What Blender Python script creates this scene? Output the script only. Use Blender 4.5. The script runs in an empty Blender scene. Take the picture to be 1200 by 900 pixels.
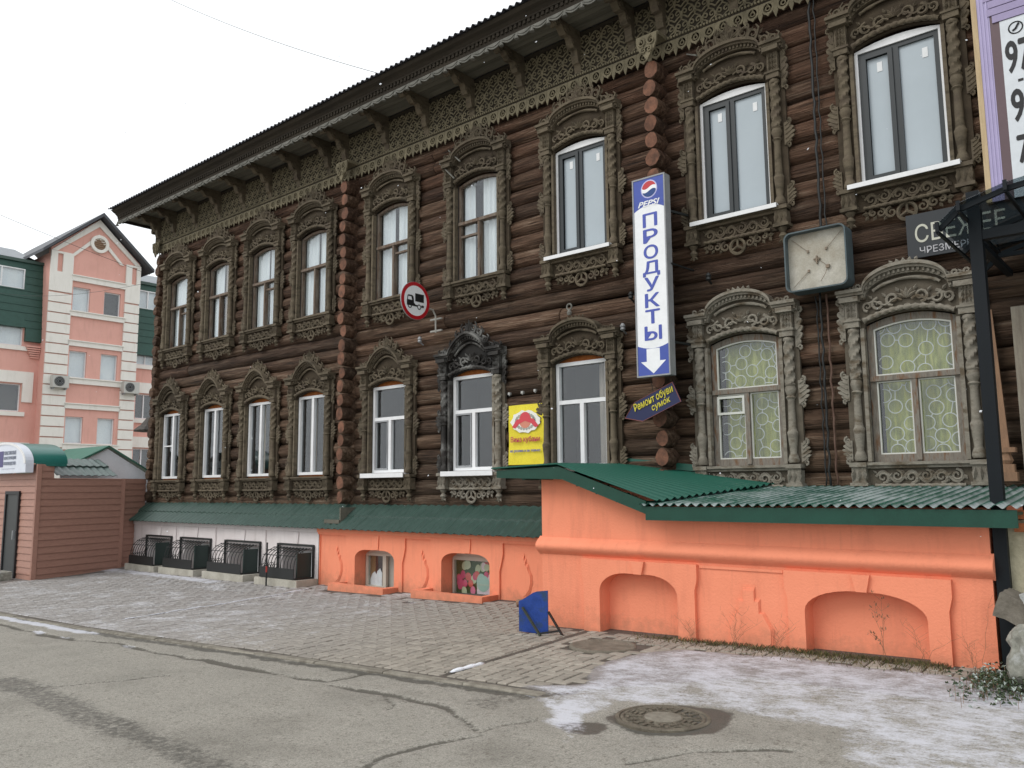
import bpy, math, random
from mathutils import Vector, Matrix, noise
from mathutils.geometry import tessellate_polygon
PI = math.pi
R = random.Random(7)
ZC = 1.7            # height of the eye: heights below are first measured from it, everything is lifted at the end
scene = bpy.context.scene

# ---------------------------------------------------------------- camera, sky, sun, exposure
yaw, pitch, roll = math.radians(40.47), math.radians(7.198), math.radians(-0.457)
fw = Vector((-math.sin(yaw)*math.cos(pitch), math.cos(yaw)*math.cos(pitch), math.sin(pitch)))
rt = fw.cross(Vector((0, 0, 1))).normalized(); up = rt.cross(fw)
c_, s_ = math.cos(roll), math.sin(roll)
rx = c_*rt + s_*up; ux = -s_*rt + c_*up
cam_d = bpy.data.cameras.new("camera"); cam = bpy.data.objects.new("camera", cam_d)
scene.collection.objects.link(cam)
m = Matrix((rx, ux, -fw)).transposed().to_4x4(); m.translation = (0, -10, 0)
cam.matrix_world = m
cam_d.sensor_width = 36; cam_d.lens = 28.96; cam_d.clip_end = 3000; cam_d.clip_start = .05
scene.camera = cam
world = bpy.data.worlds.new("World"); scene.world = world; world.use_nodes = True
nt = world.node_tree; bg = nt.nodes["Background"]
sky = nt.nodes.new("ShaderNodeTexSky"); sky.sky_type = 'NISHITA'; sky.sun_disc = False
sky.sun_elevation = math.radians(45); sky.sun_rotation = math.radians(208); sky.dust_density = 4; sky.air_density = 1.2
mx = nt.nodes.new("ShaderNodeMixRGB"); mx.inputs[0].default_value = .93
nt.links.new(sky.outputs[0], mx.inputs[1]); mx.inputs[2].default_value = (11.6, 11.9, 12.1, 1)   # closed cloud cover
nt.links.new(mx.outputs[0], bg.inputs[0]); bg.inputs[1].default_value = .1
sun_d = bpy.data.lights.new("sun", 'SUN'); sun_d.energy = 1.1; sun_d.angle = math.radians(28); sun_d.color = (1, .97, .93)
sun = bpy.data.objects.new("sun", sun_d); scene.collection.objects.link(sun)
sun.rotation_euler = Vector((.4, .75, -.85)).to_track_quat('-Z', 'Y').to_euler()
vs = scene.view_settings; vs.view_transform = 'Standard'; vs.look = 'None'; vs.exposure = 0.12; vs.gamma = 1
scene.cycles.use_denoising = True
scene.cycles.max_bounces = 6; scene.cycles.transparent_max_bounces = 12

# ---------------------------------------------------------------- helpers
ORG = {}
COL = scene.collection
class MB:
    def __init__(s): s.v = []; s.f = []; s.m = []; s.k = 0
    def add(s, vs, fs):
        o = len(s.v); s.v += [tuple(p) for p in vs]
        for f in fs: s.f.append(tuple(i+o for i in f)); s.m.append(s.k)
        return s
    def mat(s, k): s.k = k; return s
    def box(s, x0, x1, y0, y1, z0, z1):
        return s.add([(x0,y0,z0),(x1,y0,z0),(x1,y1,z0),(x0,y1,z0),(x0,y0,z1),(x1,y0,z1),(x1,y1,z1),(x0,y1,z1)],
                     [(0,3,2,1),(4,5,6,7),(0,1,5,4),(1,2,6,5),(2,3,7,6),(3,0,4,7)])
    def bar(s, a, b, w, h=None, upv=(0, 0, 1)):      # square bar from a to b
        a = Vector(a); b = Vector(b); d = (b-a).normalized(); h = h or w
        u = d.cross(Vector(upv))
        if u.length < 1e-4: u = d.cross(Vector((1, 0, 0)))
        u.normalize(); n = u.cross(d)
        P = []
        for q in (a, b):
            for i, j in ((-1,-1),(1,-1),(1,1),(-1,1)): P.append(q+u*(i*w/2)+n*(j*h/2))
        return s.add(P, [(0,1,2,3),(7,6,5,4),(0,4,5,1),(1,5,6,2),(2,6,7,3),(3,7,4,0)])
    def tube(s, path, r, n=6, cap=True, twist=None, closed=False):
        P = [Vector(p) for p in path]; L = len(P); vs = []; fs = []
        rr = r if isinstance(r, (list, tuple)) else [r]*L
        prev = None; acc = 0
        for i, p in enumerate(P):
            d = (P[(i+1) % L]-P[i-1]) if closed else (P[min(i+1, L-1)]-P[max(i-1, 0)])
            if d.length < 1e-9: d = Vector((0, 0, 1))
            d.normalize()
            if prev is None:
                u = d.cross(Vector((0, 1, 0)))
                if u.length < .05: u = d.cross(Vector((1, 0, 0)))
            else: u = prev - d*prev.dot(d)
            u.normalize(); prev = u; w = d.cross(u)
            if i: acc += (P[i]-P[i-1]).length
            for j in range(n):
                a = 2*PI*j/n; q = rr[i]
                if twist: q *= 1+twist[0]*math.cos(twist[2]*a - acc*twist[1])
                vs.append(p+u*(math.cos(a)*q)+w*(math.sin(a)*q))
        for i in range(L if closed else L-1):
            for j in range(n):
                k = (j+1) % n; i2 = (i+1) % L
                fs.append((i*n+j, i*n+k, i2*n+k, i2*n+j))
        if cap and not closed:
            fs.append(tuple(range(n-1, -1, -1))); fs.append(tuple((L-1)*n+j for j in range(n)))
        return s.add(vs, fs)
    def lathe(s, prof, c=(0, 0, 0), n=12, a0=0, a1=2*PI):
        full = abs(a1-a0-2*PI) < 1e-6; k = n if full else n+1; vs = []; fs = []
        for r, z in prof:
            for j in range(k):
                a = a0+(a1-a0)*j/n; vs.append((c[0]+r*math.cos(a), c[1]+r*math.sin(a), c[2]+z))
        for i in range(len(prof)-1):
            for j in range(n if full else n):
                j2 = (j+1) % k
                fs.append((i*k+j, i*k+j2, (i+1)*k+j2, (i+1)*k+j))
        fs.append(tuple(range(k-1, -1, -1))); fs.append(tuple((len(prof)-1)*k+j for j in range(k)))
        return s.add(vs, fs)
    def plate(s, outer, holes=(), y0=0., y1=.05, T=None):
        """2-D outline (x,z) with holes, extruded from y0 (front) to y1; T maps (x,y,z)->point"""
        loops = [list(outer)]+[list(h) for h in holes]
        tris = tessellate_polygon([[Vector((p[0], p[1], 0)) for p in l] for l in loops])
        flat = [p for l in loops for p in l]; n = len(flat)
        T = T or (lambda x, y, z: (x, y, z))
        vs = [T(p[0], y0, p[1]) for p in flat]+[T(p[0], y1, p[1]) for p in flat]
        fs = []
        for t in tris:
            a, b, c = t; A, B, C = flat[a], flat[b], flat[c]
            if (B[0]-A[0])*(C[1]-A[1])-(B[1]-A[1])*(C[0]-A[0]) < 0: a, c = c, a
            fs.append((a, b, c)); fs.append((c+n, b+n, a+n))
        o = 0
        for li, l in enumerate(loops):
            k = len(l); ar = sum(l[i][0]*l[(i+1) % k][1]-l[(i+1) % k][0]*l[i][1] for i in range(k))
            ccw = (ar > 0) == (li == 0)
            for i in range(k):
                j = (i+1) % k; q = (o+i, o+i+n, o+j+n, o+j)
                fs.append(q if ccw else q[::-1])
            o += k
        return s.add(vs, fs)
    def corr(s, p00, p10, p01, p11, pitch, amp, rows=1, per=8, th=.004, wave=None):
        """corrugated sheet: waves run across u (p00->p10), rows go p00->p01"""
        p00, p10, p01, p11 = map(Vector, (p00, p10, p01, p11))
        L = max((p10-p00).length, (p11-p01).length); nu = max(2, int(L/pitch*per)); nrm = (p10-p00).cross(p01-p00)
        if nrm.z < 0: nrm = -nrm
        nrm.normalize(); vs = []; fs = []
        for off in (0, -th):
            for j in range(rows+1):
                t = j/rows
                for i in range(nu+1):
                    u = i/nu; p = p00.lerp(p10, u).lerp(p01.lerp(p11, u), t)
                    w = math.sin(2*PI*u*L/pitch)
                    vs.append(p+nrm*(amp*(wave(w) if wave else w)+off))
        k = nu+1; N = k*(rows+1)
        for j in range(rows):
            for i in range(nu):
                a = j*k+i; fs.append((a, a+1, a+k+1, a+k)); fs.append((N+a, N+a+k, N+a+k+1, N+a+1))
        for i in range(nu):
            a = rows*k+i; fs.append((a, a+1, N+a+1, N+a)); a = i; fs.append((a+1, a, N+a, N+a+1))
        return s.add(vs, fs)
    def mesh(s, name, mats, smooth=False, off=(0, 0, 0)):
        me = bpy.data.meshes.new(name)
        me.from_pydata([(p[0]-off[0], p[1]-off[1], p[2]-off[2]) for p in s.v], [], s.f)
        mats = mats if isinstance(mats, (list, tuple)) else [mats]
        for k in mats: me.materials.append(k)
        if len(mats) > 1: me.polygons.foreach_set("material_index", s.m)
        if smooth: me.polygons.foreach_set("use_smooth", [True]*len(me.polygons))
        me.update(); return me
    def build(s, name, mats, parent=None, org=(0, 0, 0), smooth=False):
        o = ORG[parent.name] if parent else org
        me = s.mesh(name, mats, smooth, o)
        return link(me, name, parent, org=o, loc=None if parent else org)
def smooth_angle(ob, deg=40):
    me = ob.data
    me.polygons.foreach_set("use_smooth", [True]*len(me.polygons))
    me.set_sharp_from_angle(angle=math.radians(deg)); return ob
def link(me, name, parent=None, org=(0, 0, 0), loc=None, rot=None, scale=None):
    ob = bpy.data.objects.new(name, me); COL.objects.link(ob)
    if parent: ob.parent = parent
    if loc: ob.location = loc
    if rot: ob.rotation_euler = rot
    if scale: ob.scale = scale
    ORG[ob.name] = org
    return ob
def tag(ob, label=None, cat=None, group=None, kind=None):
    if label: ob["label"] = label
    if cat: ob["category"] = cat
    if group: ob["group"] = group
    if kind: ob["kind"] = kind
    return ob
def thing(name, loc, label, cat, group=None):
    ob = bpy.data.objects.new(name, None); COL.objects.link(ob); ob.location = loc; ORG[ob.name] = tuple(loc)
    ob.empty_display_size = .2
    return tag(ob, label, cat, group)
def copytree(o, parent=None, loc=None, rot=None):
    c = o.copy(); COL.objects.link(c); ORG[c.name] = ORG[o.name]
    if parent: c.parent = parent
    if loc: c.location = loc
    if rot: c.rotation_euler = rot
    for ch in list(o.children): copytree(ch, c)
    return c
def gz(X, Y):                                  # the lie of the ground
    b = -1.655+.022*(max(min(X, 0), -12)+5)+.006*max(min(X+12, 0), -60)
    return b+(.05*(min(Y, 0)+1.75) if Y > -1.75 else -.02*min(-1.75-Y, 4.25))

# ---------------------------------------------------------------- materials
def nodes(name):
    m = bpy.data.materials.new(name); m.use_nodes = True; t = m.node_tree
    return m, t, t.nodes["Principled BSDF"]
def N(t, typ, **kw):
    n = t.nodes.new(typ)
    for k, v in kw.items(): setattr(n, k, v)
    return n
def noise_n(t, vec, scale, detail=4, rough=.55):
    n = N(t, "ShaderNodeTexNoise"); n.inputs["Scale"].default_value = scale; n.inputs["Detail"].default_value = detail
    n.inputs["Roughness"].default_value = rough
    if vec: t.links.new(vec, n.inputs["Vector"])
    return n
def ramp(t, fac, stops):
    r = N(t, "ShaderNodeValToRGB"); e = r.color_ramp.elements
    while len(e) < len(stops): e.new(.5)
    for i, (p, c) in enumerate(stops): e[i].position = p; e[i].color = (c[0], c[1], c[2], 1) if not isinstance(c, (int, float)) else (c, c, c, 1)
    t.links.new(fac, r.inputs[0]); return r.outputs[0]
def mixc(t, fac, a, b, blend='MIX'):
    n = N(t, "ShaderNodeMixRGB", blend_type=blend)
    for i, q in ((0, fac), (1, a), (2, b)):
        if isinstance(q, (int, float)): n.inputs[i].default_value = q
        elif isinstance(q, (tuple, list)): n.inputs[i].default_value = (*q[:3], 1)
        else: t.links.new(q, n.inputs[i])
    return n.outputs[0]
def coords(t, scale=(1, 1, 1), world=False, rnd=True):
    if world: src = N(t, "ShaderNodeNewGeometry").outputs["Position"]
    else: src = N(t, "ShaderNodeTexCoord").outputs["Object"]
    if rnd and not world:
        oi = N(t, "ShaderNodeObjectInfo"); ad = N(t, "ShaderNodeVectorMath", operation='ADD')
        mu = N(t, "ShaderNodeMath", operation='MULTIPLY'); mu.inputs[1].default_value = 37.
        t.links.new(oi.outputs["Random"], mu.inputs[0]); t.links.new(src, ad.inputs[0]); t.links.new(mu.outputs[0], ad.inputs[1]); src = ad.outputs[0]
    mp = N(t, "ShaderNodeMapping"); mp.inputs["Scale"].default_value = scale; t.links.new(src, mp.inputs[0])
    return mp.outputs[0]
def bumpn(t, bs, h, strength=.3, dist=.01):
    b = N(t, "ShaderNodeBump"); b.inputs["Strength"].default_value = strength; b.inputs["Distance"].default_value = dist
    t.links.new(h, b.inputs["Height"]); t.links.new(b.outputs[0], bs.inputs["Normal"])
def pm(name, c1, c2=None, scale=3., stretch=(1, 1, 1), rough=.7, bump=.0, fine=60., spec=.3, metal=0., lo=.35, hi=.65, c3=None, var=0., coat=0., world=False, dist=.01, fm=.25):
    m, t, b = nodes(name); c2 = c2 or tuple(x*.85 for x in c1)
    v = coords(t, stretch, world)
    n1 = noise_n(t, v, scale, 6, .6)
    col = ramp(t, n1.outputs[0], [(lo, c1), (hi, c2)] if not c3 else [(lo, c1), ((lo+hi)/2, c2), (hi, c3)])
    n2 = noise_n(t, v, fine, 3, .6)
    col = mixc(t, fm, col, ramp(t, n2.outputs[0], [(.3, .55), (.7, 1.45)]), 'MULTIPLY')
    if var:
        oi = N(t, "ShaderNodeObjectInfo"); hs = N(t, "ShaderNodeHueSaturation")
        mr = N(t, "ShaderNodeMapRange"); mr.inputs[3].default_value = 1-var; mr.inputs[4].default_value = 1+var
        t.links.new(oi.outputs["Random"], mr.inputs[0]); t.links.new(mr.outputs[0], hs.inputs["Value"]); t.links.new(col, hs.inputs["Color"]); col = hs.outputs[0]
    t.links.new(col, b.inputs["Base Color"]); b.inputs["Roughness"].default_value = rough
    b.inputs["Specular IOR Level"].default_value = spec; b.inputs["Metallic"].default_value = metal; b.inputs["Coat Weight"].default_value = coat
    if bump: bumpn(t, b, n2.outputs[0], bump, dist)
    return m
def flat(name, c, rough=.5, spec=.4):
    return pm(name, c, tuple(x*.93 for x in c), scale=5, rough=rough, spec=spec, fine=25, fm=.06)
def emis(name, c, k):
    m, t, b = nodes(name); b.inputs["Base Color"].default_value = (*c, 1); b.inputs["Emission Color"].default_value = (*c, 1)
    b.inputs["Emission Strength"].default_value = k; b.inputs["Roughness"].default_value = .35; return m
def glass_mat(name, tint=(.96, .98, .985), trans=.92, wav=.0):
    m, t, b = nodes(name); t.nodes.remove(b); out = t.nodes["Material Output"]
    tr = N(t, "ShaderNodeBsdfTransparent"); tr.inputs[0].default_value = (*tint, 1)
    gl = N(t, "ShaderNodeBsdfGlossy"); gl.inputs["Roughness"].default_value = .03; gl.inputs[0].default_value = (.95, .97, 1, 1)
    lw = N(t, "ShaderNodeLayerWeight"); lw.inputs["Blend"].default_value = .5                 # Schlick reflectance of each face of the pane
    pw_ = N(t, "ShaderNodeMath", operation='POWER'); t.links.new(lw.outputs["Facing"], pw_.inputs[0]); pw_.inputs[1].default_value = 5.
    fr = N(t, "ShaderNodeMath", operation='MULTIPLY_ADD'); t.links.new(pw_.outputs[0], fr.inputs[0]); fr.inputs[1].default_value = .95; fr.inputs[2].default_value = .055
    mxs = N(t, "ShaderNodeMixShader"); t.links.new(fr.outputs[0], mxs.inputs[0]); t.links.new(tr.outputs[0], mxs.inputs[1]); t.links.new(gl.outputs[0], mxs.inputs[2])
    nz = noise_n(t, coords(t, (2, 2, 2)), 1.5, 2); bp = N(t, "ShaderNodeBump"); bp.inputs["Strength"].default_value = .02; bp.inputs["Distance"].default_value = .02
    t.links.new(nz.outputs[0], bp.inputs["Height"]); t.links.new(bp.outputs[0], gl.inputs["Normal"])
    t.links.new(mxs.outputs[0], out.inputs[0]); return m
def log_mat():
    m, t, b = nodes("old_logs")
    v = coords(t, (1, 1, 1)); vl = coords(t, (.5, 7, 7))
    n1 = noise_n(t, vl, 2.2, 8, .65); n3 = noise_n(t, coords(t, (.9, 30, 30)), 2., 5, .6); n4 = noise_n(t, coords(t, (.6, .8, 1.5)), 1.1, 3)
    old = ramp(t, n1.outputs[0], [(.3, (.024, .016, .01)), (.43, (.073, .046, .028)), (.55, (.12, .079, .051)), (.68, (.21, .16, .115))])
    red = ramp(t, n1.outputs[0], [(.3, (.022, .0125, .008)), (.45, (.068, .034, .02)), (.56, (.108, .058, .037)), (.68, (.18, .12, .083))])
    pos = N(t, "ShaderNodeNewGeometry"); sx = N(t, "ShaderNodeSeparateXYZ"); t.links.new(pos.outputs["Position"], sx.inputs[0])
    mr = N(t, "ShaderNodeMapRange"); t.links.new(sx.outputs[2], mr.inputs[0]); mr.inputs[1].default_value = 1.6; mr.inputs[2].default_value = 7.6
    mr.inputs[3].default_value = -.1; mr.inputs[4].default_value = .5
    ad = N(t, "ShaderNodeMath", operation='ADD'); t.links.new(mr.outputs[0], ad.inputs[0])
    k = ramp(t, n4.outputs[0], [(.35, 0.), (.65, .6)]); t.links.new(k, ad.inputs[1]); ad.use_clamp = True
    col = mixc(t, ad.outputs[0], old, red)
    chk = ramp(t, n3.outputs[0], [(.32, .2), (.44, 1.), (.7, 1.2)])          # drying cracks along the grain
    col = mixc(t, .8, col, chk, 'MULTIPLY')
    oi = N(t, "ShaderNodeObjectInfo"); hs = N(t, "ShaderNodeHueSaturation"); mr2 = N(t, "ShaderNodeMapRange"); mr2.inputs[3].default_value = .6; mr2.inputs[4].default_value = 1.35
    t.links.new(oi.outputs["Random"], mr2.inputs[0]); t.links.new(mr2.outputs[0], hs.inputs["Value"]); t.links.new(col, hs.inputs["Color"])
    t.links.new(hs.outputs[0], b.inputs["Base Color"]); b.inputs["Roughness"].default_value = .75; b.inputs["Specular IOR Level"].default_value = .25
    ma = N(t, "ShaderNodeMath", operation='ADD'); t.links.new(n1.outputs[0], ma.inputs[0]); t.links.new(n3.outputs[0], ma.inputs[1])
    bumpn(t, b, ma.outputs[0], 1., .045); return m
M = {}
M['log'] = log_mat()
M['log_end'] = pm("painted_log_ends", (.2, .092, .056), (.09, .046, .03), scale=9, rough=.8, bump=.4, fine=45, var=.2)
M['carved'] = pm("carved_wood", (.066, .053, .035), (.13, .106, .072), scale=4, stretch=(1, 1, 2), rough=.85, bump=.35, fine=70, c3=(.09, .07, .05), var=.18)
M['carved_back'] = pm("brown_casing_board", (.042, .031, .02), (.066, .05, .032), scale=4, stretch=(1, 1, 2), rough=.9, bump=.35, fine=50, var=.12)
M['carved_pale_back'] = pm("bleached_casing_board", (.095, .08, .06), (.13, .112, .085), scale=4, stretch=(1, 1, 2), rough=.9, bump=.35, fine=50)
M['burnt_back'] = pm("charred_board", (.008, .0075, .007), (.02, .018, .016), scale=4, rough=.7, bump=.4, fine=50)
M['carved_pale'] = pm("carved_wood_bleached", (.17, .152, .122), (.25, .23, .19), scale=4, stretch=(1, 1, 2), rough=.9, bump=.35, fine=70, c3=(.12, .095, .065))
M['carved_eave'] = pm("carved_eave_wood", (.14, .122, .08), (.22, .19, .125), scale=5, rough=.85, bump=.3, fine=70)
M['swag'] = pm("pale_grey_eave_wood", (.12, .12, .105), (.19, .185, .165), scale=6, rough=.85, bump=.2, fine=60)
M['burnt'] = pm("charred_wood", (.012, .011, .01), (.03, .027, .024), scale=3, rough=.6, bump=.4, fine=60, c3=(.17, .17, .16), lo=.36, hi=.66)
M['frieze'] = pm("dark_frieze_board", (.026, .021, .015), (.042, .034, .024), scale=4, stretch=(.3, 1, 3), rough=.9, fine=40)
M['soffit'] = pm("soffit_board", (.1, .095, .075), (.16, .15, .12), scale=3, stretch=(.25, 3, 1), rough=.9, fine=30, var=.15)
M['roof'] = pm("old_dark_roof_sheet", (.06, .062, .075), (.1, .1, .115), scale=5, rough=.6, bump=.2)
M['oldframe'] = pm("old_brown_sash", (.12, .075, .05), (.2, .17, .14), scale=8, stretch=(3, 3, .6), rough=.8, bump=.3, fine=50)
M['greyframe'] = pm("weathered_sash", (.15, .13, .105), (.22, .2, .17), scale=8, stretch=(3, 3, .6), rough=.85, bump=.3, fine=50, c3=(.16, .09, .05))
M['pvc'] = flat("white_plastic", (.78, .79, .8), .35)
M['anthracite'] = flat("anthracite_plastic", (.028, .034, .037), .4)
M['film'] = pm("film_covered_pane", (.36, .42, .46), (.39, .45, .49), scale=.8, rough=.3, spec=.5, fine=3, fm=.05)
M['glass'] = glass_mat("window_glass")
M['sticker'] = flat("white_sticker", (.75, .77, .78)); M['clip'] = flat("dull_white_clip", (.42, .42, .4))
M['foam'] = pm("orange_foam", (.42, .15, .04), (.3, .09, .025), scale=20, rough=.95, bump=.6, fine=90)
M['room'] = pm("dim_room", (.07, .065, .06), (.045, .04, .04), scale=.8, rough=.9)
M['curtain'] = pm("white_curtain", (.72, .74, .74), (.62, .65, .67), scale=2, stretch=(5, 1, .4), rough=.95)
M['curtain_tan'] = pm("beige_curtain", (.42, .36, .3), (.3, .25, .21), scale=2, stretch=(5, 1, .4), rough=.95)
M['curtain_green'] = pm("yellow_green_curtain", (.4, .39, .075), (.24, .26, .06), scale=3, stretch=(4, 1, .8), rough=.95, c3=(.48, .48, .15))
M['grille'] = flat("white_painted_iron", (.62, .63, .58), .5)
M['tile_green'] = pm("dark_green_metal_tile", (.026, .058, .046), (.036, .074, .06), scale=4, rough=.42, spec=.5, fine=30)
M['annex_green'] = pm("green_corrugated_sheet", (.01, .08, .055), (.015, .1, .07), scale=2.5, rough=.4, spec=.5, fine=30)
M['fascia'] = pm("green_fascia", (.004, .045, .028), (.006, .056, .036), scale=4, rough=.5, spec=.4)
def plaster(name, a, b, st, dirt=False):
    m, t, bs = nodes(name); v = coords(t, (1, 1, 1), world=True)
    n1 = noise_n(t, v, 1.6, 6, .62); n2 = noise_n(t, v, 45, 4, .6); n3 = noise_n(t, coords(t, (3, 3, .5), world=True), 2.2, 5, .6)
    col = ramp(t, n1.outputs[0], [(.35, a), (.7, b)])
    col = mixc(t, ramp(t, n3.outputs[0], [(.52, 0.), (.75, .6)]), col, st)
    if dirt:                                      # mud splashed up from the pavement, and scuffed bare spots
        sx = N(t, "ShaderNodeSeparateXYZ"); t.links.new(v, sx.inputs[0]); n4 = noise_n(t, v, 5, 7, .7)
        mr = N(t, "ShaderNodeMapRange"); t.links.new(sx.outputs[2], mr.inputs[0]); mr.inputs[1].default_value = .0; mr.inputs[2].default_value = .5; mr.inputs[3].default_value = .42; mr.inputs[4].default_value = -.1
        ad = N(t, "ShaderNodeMath", operation='ADD'); t.links.new(mr.outputs[0], ad.inputs[0]); t.links.new(n4.outputs[0], ad.inputs[1])
        col = mixc(t, ramp(t, ad.outputs[0], [(.66, 0.), (1., .5)]), col, (.3, .16, .1))
        n5 = noise_n(t, v, 3.3, 8, .75); col = mixc(t, ramp(t, n5.outputs[0], [(.69, 0.), (.73, .55)]), col, (.8, .5, .4))
        n6 = noise_n(t, coords(t, (6, 6, .35), world=True), 3.1, 5, .6); col = mixc(t, ramp(t, n6.outputs[0], [(.6, 0.), (.78, .4)]), col, (.55, .19, .11))
    t.links.new(col, bs.inputs["Base Color"]); bs.inputs["Roughness"].default_value = .88; bs.inputs["Specular IOR Level"].default_value = .2
    ad2 = N(t, "ShaderNodeMath", operation='MULTIPLY_ADD'); t.links.new(n1.outputs[0], ad2.inputs[0]); ad2.inputs[1].default_value = 3.; t.links.new(n2.outputs[0], ad2.inputs[2])
    bumpn(t, bs, ad2.outputs[0], .5, .01); return m
M['orange'] = plaster("orange_plaster", (.88, .305, .18), (.84, .285, .165), (.7, .235, .14), True)
M['pinkwhite'] = plaster("pinkish_white_plaster", (.74, .69, .68), (.68, .62, .61), (.5, .45, .43))
M['concrete'] = pm("stained_concrete", (.46, .44, .38), (.34, .32, .27), scale=5, rough=.9, bump=.5, fine=40)
M['iron'] = flat("black_iron", (.018, .02, .02), .5)
M['iron_green'] = flat("dark_green_iron", (.02, .035, .032), .5)
M['white'] = flat("white_paint", (.8, .8, .8))
M['black'] = flat("black_paint", (.012, .012, .014))
M['steel'] = pm("grey_steel", (.3, .31, .32), (.24, .25, .26), scale=6, rough=.45, spec=.5)
# ================================================================= the log house
HO = (-10.3, 0., -1.72)
house = thing("log_house", HO, "long two-storey dark brown log house with carved window casings and lace eaves", "house")
W = .485
UP = [(-19.44, 'old'), (-17.55, 'old'), (-15.69, 'old'), (-13.865, 'old'), (-11.435, 'old'), (-9.25, 'old'), (-7.08, 'film'), (-4.56, 'film'), (-2.475, 'film')]
LO = [(-19.53, 'pvc2'), (-17.57, 'pvc2'), (-15.69, 'pvc2'), (-13.83, 'pvc2'), (-11.48, 'pvc3'), (-9.375, 'pvc3'), (-7.16, 'pvc3'), (-4.55, 'grid'), (-2.54, 'grid')]
ZU, HU, ZL, HL = 3.54, 1.71, .28, 1.58
OPEN = [(x-W-.02, x+W+.02, ZU-.06, ZU+HU+.1) for x, _ in UP]+[(x-W-.02, x+W+.02, ZL-.06, ZL+HL+.12) for x, _ in LO]

def make_log(x0, x1, yc, zc, r, seed, n=14):
    mb = MB(); k = max(2, int((x1-x0)/.28)); path = []; rr = []
    for i in range(k+1):
        x = x0+(x1-x0)*i/k
        path.append((x, yc+.012*noise.noise((x*.5, seed, 1.)), zc+.014*noise.noise((x*.4, seed, 5.))))
        rr.append(r*(1+.09*noise.noise((x*.8, seed, 9.))))
    path.insert(0, (x0+.0005, path[0][1], path[0][2])); path[0] = (x0-.001, path[1][1], path[1][2]); rr.insert(0, rr[0]*.93)
    path.append((x1+.001, path[-1][1], path[-1][2])); rr.append(rr[-1]*.93)
    path[1] = (x0+.012, *path[1][1:]); path[-2] = (x1-.012, *path[-2][1:])
    mb.tube(path, rr, n)
    # knots and flattened bits
    mb.v = [(p[0], p[1]+.016*noise.noise((p[0]*2.2, p[2]*11, seed)), p[2]) for p in mb.v]
    return mb
# inner wall board behind the logs (part) that carries each log as a piece
mb = MB()
mb.box(-20.45, 2.4, .98, 9., -1.9, 7.1).box(-20.5, -20.3, .2, 9., -.4, 7.1)
wall = mb.build("log_wall", M['frieze'], house)
COURSE = .262; ZB = -.235
seed = 0
for bay, (bx0, bx1) in enumerate([(-20.72, -12.48), (-12.48, -5.6), (-5.6, 2.2)]):
    for i in range(26):
        z = ZB+COURSE*i+R.uniform(-.012, .012); r = R.uniform(.139, .152); seed += 1.37
        iv = [(bx0, bx1)]
        for a, b, z0, z1 in OPEN:
            if z0-.06 < z < z1+.06:
                nv = []
                for p, q in iv:
                    if b <= p or a >= q: nv.append((p, q)); continue
                    if a-p > .04: nv.append((p, a))
                    if q-b > .04: nv.append((b, q))
                iv = nv
        for p, q in iv:
            if q-p > 5.5 and R.random() < .5:
                c = R.uniform(p+1.5, q-1.5); cuts = [(p, c-.006), (c+.006, q)]
            else: cuts = [(p, q)]
            for j, (a, b) in enumerate(cuts):
                o = make_log(a, b, .12, z, r*(1-.05*j), seed+j*.5).build("log", M['log'], wall)
                smooth_angle(o, 50)
# ends of the cross walls: every round end is a piece
for cx, prot, zmin in [(-20.43, .14, -.4), (-12.6, .26, -.4), (-5.68, .27, -.4)]:
    for i in range(26):
        z = ZB+COURSE*i+.1+R.uniform(-.015, .015); r = R.uniform(.1, .12); y1 = -prot+R.uniform(-.03, .03)
        x = cx+R.uniform(-.02, .02); mb = MB(); ring = []
        if z > 6.12: continue
        n = 12; sd = R.random()*50
        for (y, k) in ((.2, 1.), (y1+.025, 1.), (y1, .9)):
            for j in range(n):
                a = 2*PI*j/n; q = r*k*(1+.17*noise.noise((math.cos(a), math.sin(a), sd)))
                ring.append((x+math.cos(a)*q, y+(.012*noise.noise((math.cos(a)*2, math.sin(a)*2, sd)) if k < 1 else 0), z+math.sin(a)*q*1.2))
        fs = [(i2*n+j, i2*n+(j+1) % n, (i2+1)*n+(j+1) % n, (i2+1)*n+j) for i2 in range(2) for j in range(n)]
        mb.add(ring, fs); mb.mat(1)
        ring2 = ring[-n:]; cen = (x+.005, y1-.006, z)
        mb.add(ring2+[cen], [(j, (j+1) % n, n) for j in range(n)])
        o = mb.build("log_end", [M['log'], M['log_end'] if cx > -20 else M['log']], wall); smooth_angle(o, 50)

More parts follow.
